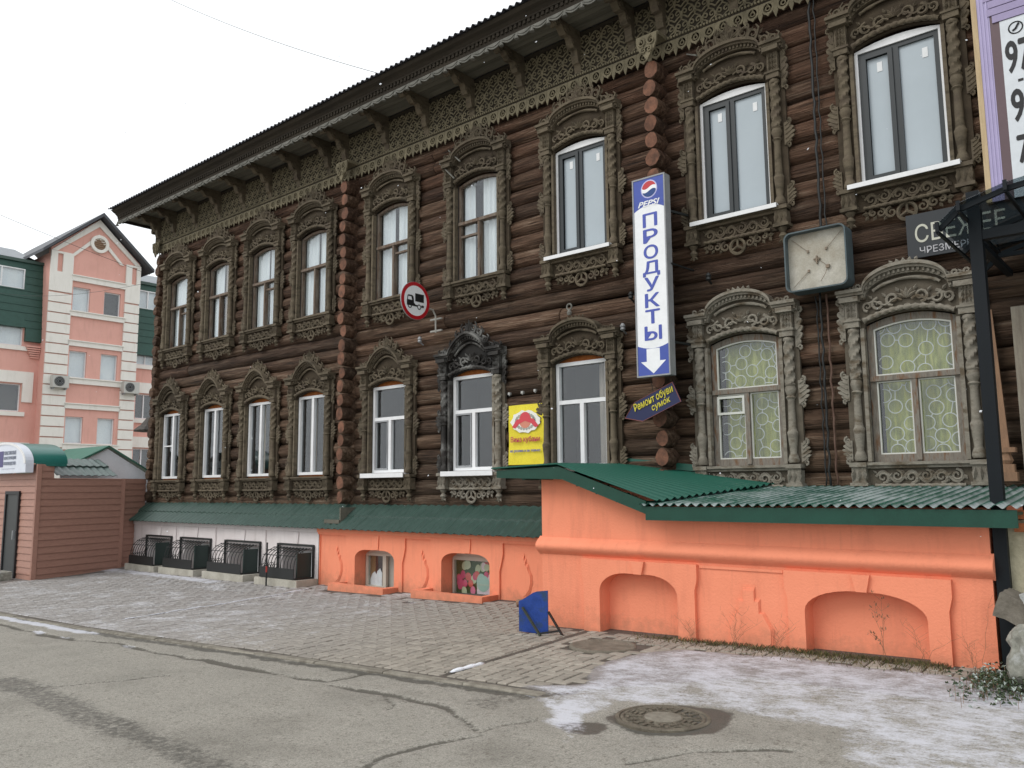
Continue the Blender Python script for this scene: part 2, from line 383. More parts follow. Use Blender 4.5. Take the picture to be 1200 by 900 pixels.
# ---------------------------------------------------------------- carving helpers (2-D strokes in x,z at depth y)
def spiral(cx, cz, r, a0, turns, sg, n=12, k=.82):
    return [(cx+r*(1-k*t/n)*math.cos(a0+sg*2*PI*turns*t/n), cz+r*(1-k*t/n)*math.sin(a0+sg*2*PI*turns*t/n)) for t in range(n+1)]
def stroke(mb, pts, y, r, n=5, taper=.5):
    L = len(pts); rr = [r*(1-(1-taper)*i/(L-1)) for i in range(L)]
    mb.tube([(p[0], y, p[1]) for p in pts], rr, n)
def ringo(mb, cx, cz, r, y, t, n=14):
    mb.tube([(cx+r*math.cos(2*PI*i/n), y, cz+r*math.sin(2*PI*i/n)) for i in range(n)], t, 5, closed=True)
def leaf(mb, x, z, a, L, w, y, h=.025):
    dx, dz = math.cos(a), math.sin(a); px, pz = -dz, dx
    P = [(x, y, z), (x+dx*L*.45+px*w, y+.004, z+dz*L*.45+pz*w), (x+dx*L, y-h*.3, z+dz*L), (x+dx*L*.45-px*w, y+.004, z+dz*L*.45-pz*w), (x+dx*L*.45, y-h, z+dz*L*.45), (x+dx*L*.4, y+.014, z+dz*L*.4)]
    mb.add(P, [(0, 1, 4), (1, 2, 4), (2, 3, 4), (3, 0, 4), (1, 0, 5), (2, 1, 5), (3, 2, 5), (0, 3, 5)])
def ear(mb, x, z0, z1, s, y, d=.055):
    """leafy scalloped side piece: flat board with a toothed, bulging outer edge and a rolled top"""
    n = 5; P = [(x-s*.02, z0), (x-s*.02, z1)]; d *= 1.35; q = []
    for i in range(n*4+1):
        t = i/(n*4); lob = abs(math.sin(PI*t*n))**.6
        q.append((x+s*(.012+d*math.sin(PI*min(1, t*.92+.06))**.8*(.5+.62*lob)), z0+(z1-z0)*t+.014*lob))
    out = [P[0]]+q+[P[1]]
    mb.plate(out if s > 0 else out[::-1], (), y-.022, y+.012)
    for i in range(n): z = z0+(z1-z0)*(i+.25)/n; stroke(mb, [(x, z), (x+s*d*.5, z+.03), (x+s*d*.85*math.sin(PI*(i+.5)/n)**.5, z+.05)], y-.024, .011, 4, .5)
    stroke(mb, spiral(x+s*.035, z1+.005, .042, PI/2, 1.2, -s, 9), y-.01, .017)
    stroke(mb, spiral(x+s*.03, z0-.0, .034, -PI/2, 1.2, s, 8), y-.01, .015)
def vine(mb, x0, x1, zc, h, n, y, r=.013):
    L = x1-x0; P = [(x0+L*i/(n*8), zc+h*.32*math.sin(PI*i/8)) for i in range(n*8+1)]
    stroke(mb, P, y, r, 5, 1)
    for k in range(n):
        sg = 1 if k % 2 == 0 else -1; cx = x0+L*(k+.5)/n
        stroke(mb, spiral(cx, zc-sg*h*.05, h*.36, -sg*PI/2, 1.3, sg, 12), y-.004, r*1.05)
        leaf(mb, cx+L/n*.42, zc-sg*h*.1, sg*1.0, h*.4, h*.12, y)
        leaf(mb, cx-L/n*.42, zc+sg*h*.15, PI-sg*.8, h*.35, h*.1, y)
def arch(w, rise, n=14):
    return [(-w+2*w*i/n, rise*(1-((-1+2*i/n))**2)) for i in range(n+1)]
def head_mesh(style, H, mat, name, matk):
    mb = MB(); zs, a, rise = {'u': (.46, .47, .2), 'l': (.4, .45, .24), 'k': (.4, .43, .29)}[style]
    X = W+.27
    def top(x):
        if abs(x) >= a: return zs
        t = abs(x)/a
        if style == 'k': return zs+rise*(1-t*t)**.8*(1+.1*(1-t))
        return zs+rise*math.sqrt(1-t*t)
    xs = [-X, -X*.85]+[-a*math.cos(PI*i/20) for i in range(21)]+[X*.85, X]
    low = [(x, H+.015+z) for x, z in arch(W, .095)]
    out = [(-X+.02, H-.03)]+[(-W, H-.03)]+low+[(W, H-.03), (X-.02, H-.03)]+[(min(max(x, -X+.02), X-.02), H+top(x)) for x in reversed(xs)]
    mb.mat(1); mb.plate(out, (), -.06, -.005); mb.mat(0)
    def band(t0, t1, y, x0=-X, x1=X):
        q = [x for x in xs if x0 <= x <= x1]
        mb.plate([(x*1.0, H+top(x)+t0) for x in q]+[(x, H+top(x)+t1) for x in reversed(q)], (), y, -.02)
    band(-.015, .025, -.215); band(-.045, -.014, -.18); band(-.1, -.044, -.13)
    for i in range(-14, 15):                            # dentils under the moulding
        x = i*X/14.5; mb.box(x-.013, x+.013, -.155, -.12, H+top(x)-.085, H+top(x)-.047)
    q = [-a*.8*math.cos(PI*i/18) for i in range(19)]
    mb.tube([(x, -.1, H+top(x)-.155) for x in q], .019, 8, twist=(.2, 90, 2))
    # rope along the head of the opening
    lw = arch(W+.0, .1, 44); mb.tube([(x, -.1, H+.05+z) for x, z in lw], .03, 8, twist=(.22, 75, 2))
    # vine in the tympanum
    zc = H+.235
    for s in (-1, 1):
        stroke(mb, [(s*(.05+.36*i/10), zc+.03*math.sin(i*.9)-.0*i) for i in range(11)], -.095, .014, 5, 1)
        stroke(mb, spiral(s*.15, zc+.03, .08, -PI/2, 1.3, s, 14), -.09, .021)
        stroke(mb, spiral(s*.31, zc-.01, .075, PI/2, 1.3, -s, 14), -.09, .021)
        stroke(mb, spiral(s*.43, zc-.02, .06, -PI/2, 1.3, s, 12), -.09, .019)
        for ax, az, an in ((.22, .06, .9), (.37, .06, .8), (.08, .1, 1.1), (.24, -.06, -.6)):
            leaf(mb, s*ax, zc+az, an if s > 0 else PI-an, .075, .022, -.085)
    for k in range(5): leaf(mb, 0, zc+.02, PI/2+(k-2)*.5, .13, .03, -.09, .03)
    for k in range(3): leaf(mb, 0, zc-.04, -PI/2+(k-1)*.7, .06, .02, -.09)
    # capitals and their hanging leaf strips
    for s in (-1, 1):
        xc = s*(W+.125)
        mb.box(xc-.085, xc+.085, -.15, -.02, H-.02, H+.05); mb.box(xc-.1, xc+.1, -.165, -.02, H+.05, H+.075)
        mb.box(xc-.07, xc+.07, -.13, -.02, H+.075, H+zs-.12); mb.box(xc-.105, xc+.105, -.2, -.02, H+zs-.12, H+zs-.06)
        for k in range(3):
            for j in (-1, 0, 1): leaf(mb, xc+j*.045, H+.1+k*.07, PI/2+j*.25, .085, .026, -.135, .035)
        ear(mb, s*(W+.235), H-.16, H+zs-.1, s, -.06, .045)
    # open-work crest
    if style != 'l':
        hc = .27 if style == 'u' else .18
        for s in (-1, 1):
            for k in range(5):
                x = s*(.1+k*.135); zt = H+top(x)+.02
                sc = hc*(1-.125*k); a0 = -PI/2
                stroke(mb, spiral(x, zt+sc*.42, sc*.42, a0, 1.35, s if k % 2 else -s, 12), -.12, .023)
                stroke(mb, [(x+s*.02, zt), (x+s*.055, zt+sc*.3), (x+s*.08, zt+sc*.75), (x+s*.045, zt+sc*1.0)], -.12, .022)
                leaf(mb, x-s*.03, zt+sc*.6, PI/2+s*.5, sc*.5, .03, -.11)
                leaf(mb, x+s*.07, zt+sc*.25, PI/2-s*.7, sc*.5, .022, -.11)
        zt = H+top(0)+.02
        for k in range(5): leaf(mb, 0, zt, PI/2+(k-2)*.42, hc*(1.3-abs(k-2)*.22), .04, -.115, .03)
    else:
        for s in (-1, 1):
            for k in range(2):
                x = s*(.52+k*.12); zt = H+top(x)+.02
                stroke(mb, spiral(x, zt+.035, .04, -PI/2, 1.2, -s, 9), -.13, .016)
                leaf(mb, x-s*.05, zt+.01, PI/2+s*.6, .07, .02, -.12)
        zt = H+top(0)+.02
        for k in range(5): leaf(mb, (k-2)*.06, zt, PI/2-(k-2)*.3, .06, .025, -.13, .02)
    return mb.mesh(name, [mat, M[matk+'_back']])
def pilaster_mesh(s, H, mat, name, matk):
    mb = MB(); xc = s*(W+.125); xa, xb = sorted((s*(W+.008), s*(W+.245)))
    mb.mat(1); mb.box(xa, xb, -.05, -.004, -.02, H-.032); mb.mat(0)
    mb.box(*sorted((s*(W+.002), s*(W+.045))), -.09, -.005, -.01, H-.034)
    zm = H*.55; yc = -.085
    mb.tube([(xc, yc, zm+.1+(H-.06-zm-.1)*i/40) for i in range(41)], .056, 12, twist=(.22, 45, 3))
    mb.lathe([(.05, zm-.09), (.065, zm-.07), (.045, zm-.05), (.06, zm-.01), (.072, zm+.03), (.058, zm+.07), (.07, zm+.09), (.045, zm+.11)], (xc, yc, 0), 10)
    mb.lathe([(.062, 0.), (.075, .03), (.06, .08), (.042, .12), (.05, .2), (.066, .34), (.07, .37), (.056, .39), (.05, .42), (.042, zm-.12), (.05, zm-.08)], (xc, yc, 0), 8)
    mb.lathe([(.06, H-.08), (.07, H-.06), (.06, H-.03)], (xc, yc, 0), 8)
    ear(mb, s*(W+.235), zm-.16, zm+.14, s, -.05, .075)
    ear(mb, s*(W+.235), .0, .24, s, -.05, .06)
    return smoothed(mb.mesh(name, [mat, M[matk+'_back']]))
def smoothed(me):
    me.polygons.foreach_set("use_smooth", [True]*len(me.polygons)); me.set_sharp_from_angle(angle=math.radians(45)); return me
def apron_mesh(mat, name, lam=True, matk='carved'):
    mb = MB(); X = W+.24
    mb.box(-X, X, -.15, -.01, -.055, -.022); mb.box(-X+.02, X-.02, -.115, -.01, -.09, -.056)
    mb.mat(1); mb.box(-X+.03, X-.03, -.06, -.01, -.31, -.091); mb.mat(0)
    mb.tube([(-W+.02+(2*W-.04)*i/40, -.09, -.285) for i in range(41)], .022, 8, twist=(.2, 80, 2))
    vine(mb, -W+.03, W-.03, -.185, .19, 6, -.075, .017)
    for s in (-1, 1):
        xc = s*(W+.14)
        mb.box(xc-.095, xc+.095, -.17, -.01, -.07, -.02); mb.box(xc-.08, xc+.08, -.14, -.01, -.25, -.071); mb.box(xc-.1, xc+.1, -.16, -.01, -.29, -.251)
        for j in (-1, 0, 1): leaf(mb, xc+j*.05, -.09, -PI/2+j*.15, .15, .03, -.145, .035)
        if lam:
            mb.lathe([(.065, -.3), (.05, -.33), (.028, -.36), (.05, -.39), (.055, -.41), (.03, -.44), (.01, -.5)], (xc, -.085, 0), 8)
            for j in (-1, 1): leaf(mb, xc, -.44, -PI/2+j*.9, .08, .022, -.085)
    if lam:
        ringo(mb, 0, -.41, .1, -.06, .023)
        for k in range(3): stroke(mb, [(0, -.41), (.095*math.cos(PI/2+k*2*PI/3), -.41+.095*math.sin(PI/2+k*2*PI/3))], -.06, .018, 5, 1)
        for s in (-1, 1):
            for k, (x, z, r) in enumerate(((.17, -.385, .07), (.285, -.365, .058), (.375, -.35, .042))):
                stroke(mb, spiral(s*x, z, r, PI/2, 1.3, s*(1 if k % 2 else -1), 12), -.06, .02)
                leaf(mb, s*(x+.05), z-.02, -PI/2+s*.6, .075, .024, -.055)
            leaf(mb, s*.41, -.345, 0 if s > 0 else PI, .09, .035, -.055)
    return smoothed(mb.mesh(name, [mat, M[matk+'_back']]))
CAS = {}
def casing(style, H, matk, lam=True):
    k = (style, H, matk, lam)
    if k not in CAS:
        mt = M[matk]
        CAS[k] = (smoothed(head_mesh(style, H, mt, "carved_head", matk)), pilaster_mesh(-1, H, mt, "pilaster", matk), pilaster_mesh(1, H, mt, "pilaster", matk), apron_mesh(mt, "carved_apron", lam, matk))
    return CAS[k]
def put_casing(win, style, H, matk, lam=True, mats=None):
    a = casing(style, H, matk, lam)
    for me, nm in zip(a, ("carved_head", "pilaster", "pilaster", "carved_apron")): link(me, nm, win)

# ---------------------------------------------------------------- windows
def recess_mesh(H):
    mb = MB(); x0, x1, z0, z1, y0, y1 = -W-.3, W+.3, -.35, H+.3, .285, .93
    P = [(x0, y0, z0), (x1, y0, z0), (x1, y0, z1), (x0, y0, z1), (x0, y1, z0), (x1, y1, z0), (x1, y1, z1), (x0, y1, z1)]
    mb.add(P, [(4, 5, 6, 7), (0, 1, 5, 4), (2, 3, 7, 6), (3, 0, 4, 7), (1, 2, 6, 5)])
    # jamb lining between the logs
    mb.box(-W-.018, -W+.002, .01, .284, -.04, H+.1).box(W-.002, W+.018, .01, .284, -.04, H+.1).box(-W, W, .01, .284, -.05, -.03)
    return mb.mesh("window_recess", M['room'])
REC = {ZU: recess_mesh(HU), ZL: recess_mesh(HL)}
def archrect(x0, x1, z0, z1, rise=0., wfull=W, n=8):
    """rectangle whose top follows the arched head of the opening"""
    if rise == 0: return [(x0, z0), (x1, z0), (x1, z1), (x0, z1)]
    return [(x0, z0), (x1, z0)]+[(x, z1+rise*(1-(x/wfull)**2)) for x in [x1+(x0-x1)*i/n for i in range(n+1)]]
def curtain(win, x0, x1, z0, z1, mat, y=.2, fold=.025, sag=0.):
    mb = MB(); n = max(6, int((x1-x0)/.018)); vs = []; ph = R.random()*6
    for j in range(7):
        for i in range(n+1):
            x = x0+(x1-x0)*i/n
            vs.append((x+sag*((1-j/6)**2)*(x-x0)*-.5, y+fold*math.sin(i*.95+ph)+.012*math.sin(i*.37+ph*2), z0+(z1-z0)*j/6))
    k = n+1
    mb.add(vs, [(j*k+i, j*k+i+1, (j+1)*k+i+1, (j+1)*k+i) for j in range(6) for i in range(n)])
    me = mb.mesh("curtain", mat, True); return link(me, "curtain", win)
def panes(win, rects, mat, y):
    for r in rects:
        mb = MB(); mb.plate(r, (), y, y+.006); link(mb.mesh("pane", mat), "pane", win)
def window(x, z, typ, i, upper):
    H = HU if upper else HL; rise = .085
    mb = MB(); extra = []; P = []; gm = M['glass']; py = .05
    def fr(outer, holes, y0=0., y1=.07): mb.plate(outer, holes, y0, y1)
    if typ == 'old':
        t = .045; tz = H*.6; mw = .028
        o = archrect(-W, W, 0, H, rise); A = archrect(-W+t, W-t, tz+.03, H-t, rise); B = archrect(-W+t, -mw, t, tz-.03); C = archrect(mw, W-t, t, tz-.03)
        fr(o, [A, B, C], .015, .085); mb.box(-W+.01, W-.01, -.015, .014, tz-.028, tz+.024); mb.box(-mw+.006, mw-.006, -.008, .014, .03, tz-.03)
        if i in (0, 2, 4):                       # small vent pane
            sx0, sx1 = (mw, W-t); mb.box(sx0, sx1, .02, .08, tz-.2, tz-.165)
        if i == 5: mb.box(-W+t, -mw, .02, .08, tz-.25, tz-.215)
        P = [A, B, C]; fm = M['oldframe']
    elif typ == 'film':
        t = .035; rise = .065; o = archrect(-W-.01, W+.01, -.01, H, rise); inn = [(-W+t, .03), (W-t, .03), (W-t, H-.03), (-W+t, H-.03)]
        mb.plate(o, [inn], -.02, .1); fm = M['pvc']
        f = MB(); a, b = -W+t+.001, W-t-.001; zt = H-.031; tf = .055; mxl, mxr = -.075, .01
        L1 = [(a+tf, .03+tf), (mxl, .03+tf), (mxl, zt-tf), (a+tf, zt-tf)]; L2 = [(mxr, .03+tf), (b-tf, .03+tf), (b-tf, zt-tf), (mxr, zt-tf)]
        f.plate([(a, .031), (b, .031), (b, zt), (a, zt)], [L1, L2], .0, .07)
        k = .035; S1 = [(p[0]+(k if p[0] < -.2 else -k), p[1]+(k if p[1] < .5 else -k)) for p in L1]
        f.plate([(p[0]-(.018 if p[0] < -.2 else -.018), p[1]-(.018 if p[1] < .5 else -.018)) for p in L1], [S1], -.018, -.001)
        extra.append((f.mesh("sash", M['anthracite']), "sash"))
        P = [S1, L2]; gm = M['film']; py = .03
        for q in (S1, L2):
            s = MB(); x1_ = max(p[0] for p in q)-.06; s.box(x1_-.075, x1_-.015, .024, .028, H*.82, H*.89); extra.append((s.mesh("sticker", M['sticker']), "sticker"))
        s = MB(); s.box(-W-.12, W+.12, -.21, -.0, -.02, .006); s.box(-W-.12, W+.12, -.215, -.2, -.05, .0055); extra.append((s.mesh("window_sill", M['pvc']), "window_sill"))
    elif typ in ('pvc2', 'pvc3'):
        t = .055; X = W-.008; HH = H+.03; o = [(-X, .015), (X, .015), (X, HH), (-X, HH)]
        f = MB(); f.plate(archrect(-W-.005, W+.005, -.02, H+.035, .09), [o], .04, .1); extra.append((f.mesh("foam_seal", M['foam']), "foam_seal"))
        if typ == 'pvc2':
            A = [(-X+t, t+.015), (-.035, t+.015), (-.035, HH-t), (-X+t, HH-t)]; B = [(.035, t+.015), (X-t, t+.015), (X-t, HH-t), (.035, HH-t)]
            mb.plate(o, [A, B], .0, .07); P = [A, B]
            if i == 0: mb.box(-X+t, -.035, .01, .06, .8, .83)
        else:
            tz = H*.635
            A = [(-X+t, tz+.03), (X-t, tz+.03), (X-t, HH-t), (-X+t, HH-t)]; B = [(-X+t, t+.015), (-.04, t+.015), (-.04, tz-.03), (-X+t, tz-.03)]; C = [(.03, t+.015), (X-t, t+.015), (X-t, tz-.03), (.03, tz-.03)]
            mb.plate(o, [A, B, C], .0, .07); P = [A, B, C]
            if i < 6:
                k = .03; B2 = [(p[0]+(k if p[0] < -.2 else -k), p[1]+(k if p[1] < .5 else -k)) for p in B]
                f = MB(); f.plate([(p[0]+(.008 if p[0] < -.2 else -.008), p[1]) for p in B], [B2], -.012, -.001); extra.append((f.mesh("screen_frame", M['steel']), "screen_frame"))
            s = MB(); s.box(-W-.1, W+.1, -.2, -.0, -.022, .004); s.box(-W-.1, W+.1, -.205, -.19, -.075, .003); extra.append((s.mesh("window_sill", M['pvc']), "window_sill"))
        fm = M['pvc']
    else:                                        # old sash with ring grille
        t = .07; tz = H*.6; mw = .035
        o = archrect(-W, W, -.02, H, .1); A = archrect(-W+t, W-t, tz+.035, H-t, .09); B = archrect(-W+t, -mw, t, tz-.035); C = archrect(mw, W-t, t, tz-.035)
        mb.plate(o, [A, B, C], .01, .09); mb.box(-W+.01, W-.01, -.02, .009, tz-.03, tz+.03); mb.box(-mw+.006, mw-.006, -.012, .009, .0, tz-.03)
        P = [A, B, C]; fm = M['greyframe']
        lin = MB()
        for q in (A, B, C):
            k = .016; xm = (min(p[0] for p in q)+max(p[0] for p in q))/2; zm = (min(p[1] for p in q)+max(p[1] for p in q))/2
            ii = [(p[0]+(k if p[0] < xm else -k), p[1]+(k if p[1] < zm else -k)) for p in q]; lin.plate(q, [ii], .02, .05)
        if i == 7:
            q = [(-W+t, tz-.3), (-mw, tz-.3), (-mw, tz-.06), (-W+t, tz-.06)]; ii = [(p[0]+(.03 if p[0] < -.2 else -.03), p[1]+(.03 if p[1] < tz-.2 else -.03)) for p in q]; lin.plate(q, [ii], -.01, .02)
        extra.append((lin.mesh("glazing_trim", M['grille']), "glazing_trim"))
        g = MB(); rr_ = random.Random(i); placed = []
        for q in (A, B, C):
            x0_, x1_ = min(p[0] for p in q), max(p[0] for p in q); z0_, z1_ = min(p[1] for p in q), max(p[1] for p in q)
            pts = []
            for _ in range(400):
                c = (rr_.uniform(x0_+.02, x1_-.02), rr_.uniform(z0_+.02, z1_-.02))
                if all(math.hypot(c[0]-d[0], c[1]-d[1]) > .166 for d in pts): pts.append(c)
            for c in pts:
                P_ = [(c[0]+.078*math.cos(2*PI*k/18), c[1]+.078*math.sin(2*PI*k/18)) for k in range(19)]
                seg = []
                for p in P_+[None]:
                    if p and x0_+.012 < p[0] < x1_-.012 and z0_+.012 < p[1] < z1_-.012: seg.append(p)
                    else:
                        if len(seg) > 1: g.tube([(s_[0], .13, s_[1]) for s_ in seg], .006, 5)
                        seg = []
            for a_ in range(len(pts)):
                for b_ in range(a_):
                    d = math.hypot(pts[a_][0]-pts[b_][0], pts[a_][1]-pts[b_][1])
                    if .175 < d < .3 and rr_.random() < .45:
                        u = ((pts[b_][0]-pts[a_][0])/d, (pts[b_][1]-pts[a_][1])/d)
                        g.tube([(pts[a_][0]+u[0]*.078, .13, pts[a_][1]+u[1]*.078), (pts[b_][0]-u[0]*.078, .13, pts[b_][1]-u[1]*.078)], .006, 5)
        extra.append((smoothed(g.mesh("ring_grille", M['grille'])), "ring_grille"))
    win = link(mb.mesh("window", fm), "window", house, loc=(x-HO[0], 0, z-HO[2])); ORG[win.name] = (x, 0, z)
    panes(win, P, gm, py)
    for me, nm in extra: link(me, nm, win)
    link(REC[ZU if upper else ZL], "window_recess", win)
    mk = 'carved_pale' if typ == 'grid' else 'carved'
    if not upper and i == 5: mk = 'burnt'
    st = 'u' if upper else ('k' if i < 6 else 'l')
    if mk == 'burnt':
        a, b = casing(st, H, 'burnt', True), casing(st, H, 'carved_pale', True)
        for me, nm in ((a[0], "carved_head"), (a[1], "pilaster"), (b[2], "pilaster"), (b[3], "carved_apron")):
            o = link(me, nm, win)
            if me in (a[0], a[1]): o["label"] = "charred black carving"
    else: put_casing(win, st, H, mk, upper or i < 6)
    # what hangs inside
    if typ == 'grid': curtain(win, -W+.1, W-.02, .0, H+.05, M['curtain_green'], .19, .02)
    elif typ == 'old':
        cm = [M['curtain']]*2
        lay = {0: [(-.46, .05), (.1, .46)], 1: [(-.46, .0), (.05, .46)], 2: [(-.46, -.02), (.03, .46)], 3: [(-.46, -.03), (.06, .46)], 4: [(-.46, -.06), (.02, .4)], 5: [(-.46, -.2), (.0, .42)]}[i]
        for a, b in lay: curtain(win, a, b, .0, H+.06, M['curtain'] if not (i == 1 and a > 0) else M['curtain_tan'], .125, .014)  # real curtains, carried up behind the top panes to stand in for reflected sky
    elif typ == 'pvc2' and i in (2, 3): curtain(win, -.46, -.22, .0, H, M['curtain_tan'], .26, .02)
    elif typ == 'pvc3' and i == 6: curtain(win, .1, .46, .0, H, M['curtain_tan'], .3, .02)
    return win
for i, (x, t) in enumerate(UP): window(x, ZU, t, i, True)
for i, (x, t) in enumerate(LO): window(x, ZL, t, i, False)

# ---------------------------------------------------------------- eaves
ZF = 6.35; XE0, XE1 = -20.75, 2.2
mb = MB(); mb.box(XE0, XE1, -.075, -.035, ZF-.03, 7.06); mb.box(XE0, XE1, -.1, -.0755, ZF-.035, ZF+.03); mb.box(XE0, XE1, -.11, -.0756, 6.98, 7.04)
mb.box(-20.77, -20.72, -.07, 8.5, ZF-.05, 7.06)
cornice = mb.build("cornice", M['frieze'], house)
UL = .84
def lace_mesh():
    mb = MB(); y = -.088
    for row, cz in enumerate((.13, .33, .53)):
        for k in range(4):
            cx = (k+(.5 if row % 2 else 0))*.21+.105
            for s in (-1, 1):
                stroke(mb, [(cx, cz-.11), (cx+s*.04, cz-.075)]+spiral(cx+s*.05, cz-.005, .062, -PI/2, 1.2, s, 13), y, .0135, 5, .8)
                stroke(mb, [(cx+s*.105, cz-.1), (cx+s*.075, cz+.05), (cx, cz+.1)], y+.002, .0115, 4, 1)
    for k in range(9): stroke(mb, [(k*.105, .58), (k*.105, .64)], y, .012, 4, 1)
    mb.box(0, UL, -.1, -.078, .635, .66)
    n = int(UL/.046)
    for i in range(n): mb.box(i*UL/n+.006, i*UL/n+.034, -.125, -.095, -.014, .016)
    p = UL/4
    for k in range(4):
        c = (k+.5)*p
        rr = .086
        out = [(c-.09, -.036), (c-.09, -.07)]+[(c+rr*math.cos(a), -.125+rr*math.sin(a)) for a in [PI+PI*i/10 for i in range(11)]]
        out[7] = (c, -.235); out += [(c+.09, -.07), (c+.09, -.036)]
        hole = [(c+.062*math.cos(2*PI*i/10), -.12+.062*math.sin(2*PI*i/10)) for i in range(10)]
        mb.plate(out[::-1], [hole], -.1, -.08)
        ringo(mb, c, -.125, .03, -.09, .011, 8); leaf(mb, c, -.11, PI/2, .06, .02, -.088); leaf(mb, c-.02, -.13, PI*1.2, .045, .012, -.088); leaf(mb, c+.02, -.13, -PI*.2, .045, .012, -.088)
        b = k*p
        mb.plate([(b-.03, -.036), (b+.03, -.036), (b+.022, -.15), (b+.034, -.19), (b, -.285), (b-.034, -.19), (b-.022, -.15)][::-1], (), -.096, -.082)
    return smoothed(mb.mesh("lace_panel", M['carved_eave']))
me = lace_mesh()
for k in range(27): link(me, "lace_panel", cornice, loc=(-20.68+k*UL-HO[0], -HO[1], ZF-HO[2]))
# soffit boards
for k in range(5):
    y0 = -.115-k*.133; mb = MB(); mb.box(-21.3, XE1, y0-.129, y0, 7.055+R.uniform(-.003, .003), 7.075); mb.build("soffit_board", M['soffit'], cornice)
mb = MB(); mb.box(-21.3, -20.78, -.1, 8., 7.055, 7.075); mb.build("soffit_board", M['soffit'], cornice)
# brackets
def bracket_mesh():
    P = [(-.04, 7.05), (-.72, 7.05), (-.75, 7.0), (-.74, 6.94), (-.7, 6.9), (-.65, 6.915), (-.62, 6.96), (-.57, 6.96), (-.53, 6.91), (-.48, 6.86), (-.42, 6.86), (-.38, 6.88), (-.34, 6.86), (-.32, 6.79), (-.28, 6.73), (-.24, 6.72), (-.215, 6.74), (-.19, 6.7), (-.185, 6.6), (-.16, 6.53), (-.13, 6.52), (-.11, 6.5), (-.1, 6.42), (-.085, 6.38), (-.04, 6.38)]
    mb = MB()
    T = lambda x, y, z: (y, x, z)
    mb.plate([(p[0], p[1]) for p in P], (), -.06, .06, T)
    for s in (-1, 1):
        for cy, cz, r in ((-.67, 6.98, .045), (-.47, 6.94, .055), (-.27, 6.82, .05)):
            mb.tube([(s*.065, cy+a[0], cz+a[1]) for a in [(spiral(0, 0, r, 0, 1.3, 1, 12)[i]) for i in range(13)]], .013, 5)
    mb.v = [(p[0], p[1], p[2]-ZF) for p in mb.v]
    return mb.mesh("bracket", M['carved'])
me = bracket_mesh()
BX = [-13.32-1.06*k for k in range(7)]+[-20.5, -12.75, -11.54, -10.44, -9.31, -8.18, -7.05, -6.07, -5.55, -4.45, -3.35, -2.25, -1.15, -.05, 1.05]
for x in BX: link(me, "bracket", cornice, loc=(x-HO[0], 0, ZF-HO[2]))
for y in (.2, 1.3): link(me, "bracket", cornice, loc=(-20.74-HO[0], y, ZF-HO[2]), rot=(0, 0, -PI/2))
# eave board, swags with little bells
mb = MB(); mb.box(-21.32, XE1, -.83, -.79, 6.985, 7.12); mb.box(-21.34, XE1, -.86, -.785, 7.1205, 7.15); mb.box(-21.32, -21.28, -.789, 8., 6.985, 7.12)
for i in range(int(23.4/.09)): x = -21.3+i*.09; mb.box(x, x+.05, -.855, -.831, 7.06, 7.118)
eb = mb.build("eave_board", M['frieze'], cornice)
mb = MB(); U = .93
for k in range(3):
    c = (k+.5)*.31
    mb.plate([(c-.155+.31*i/12, -.01) for i in range(13)]+[(c+.155-.31*i/12, -.045-.062*math.sin(PI*i/12)) for i in range(13)], (), -.018, .0)
    mb.plate([(c-.13+.26*i/10, -.02) for i in range(11)]+[(c+.13-.26*i/10, -.03-.045*math.sin(PI*i/10)) for i in range(11)], (), -.03, -.018)
    mb.lathe([(.012, -.02), (.016, -.05), (.024, -.075), (.042, -.11), (.038, -.118), (.008, -.12)], (k*.31, -.012, 0), 8)
sm = smoothed(mb.mesh("swag_trim", M['swag']))
for k in range(25): link(sm, "swag_trim", cornice, loc=(-21.3+k*U-HO[0], -.835, 6.985-HO[2]))
mb = MB(); T = lambda x, y, z: (y, x, z)
mb.plate([(-.785, 7.151), (-.86, 7.151), (-.9, 7.19), (-.96, 7.22), (-1.0, 7.27), (-.785, 7.3)], (), -21.36, XE1, T)
mb.build("crown_moulding", M['frieze'], cornice)
# roof
mb = MB(); mb.corr((-21.42, -1.06, 7.285), (2.3, -1.06, 7.285), (-21.42, -.3, 7.56), (2.3, -.3, 7.56), .13, .022, 1, 8)
roof = mb.build("roof", M['roof'], house); smooth_angle(roof, 60)
mb = MB(); mb.add([(-21.42, -.3, 7.53), (2.3, -.3, 7.53), (2.3, 4.6, 9.3), (-16.3, 4.6, 9.3), (-21.42, 10, 7.3), (-21.42, -1.0, 7.27), (2.3, 10, 7.3)], [(0, 1, 2, 3), (5, 0, 3), (5, 3, 4), (4, 3, 2, 6)])
mb.build("roof_slope", M['roof'], roof)
# hanging lace drops over the log-end columns
for cx, y in ((-12.58, -.34), (-5.66, -.35), (-20.45, -.2)):
    mb = MB()
    mb.plate([(-.17, .03), (-.16, -.1), (-.12, -.2), (-.06, -.26), (0, -.36), (.06, -.26), (.12, -.2), (.16, -.1), (.17, .03)], [[(s*.07+.04*math.cos(2*PI*i/10), -.07+.04*math.sin(2*PI*i/10)) for i in range(10)] for s in (-1, 1)]+[[(.035*math.cos(2*PI*i/10), -.19+.035*math.sin(2*PI*i/10)) for i in range(10)]], -.02, .012)
    for s in (-1, 1): stroke(mb, spiral(s*.08, -.08, .07, PI/2, 1.3, s, 12), -.03, .018); stroke(mb, spiral(s*.045, -.2, .05, PI/2, 1.2, -s, 10), -.03, .016)
    mb.box(-.18, .18, .012, abs(y)-.04, -.01, .05)
    link(smoothed(mb.mesh("column_drop", M['carved_eave'])), "column_drop", cornice, loc=(cx-HO[0], y, ZF-HO[2]))

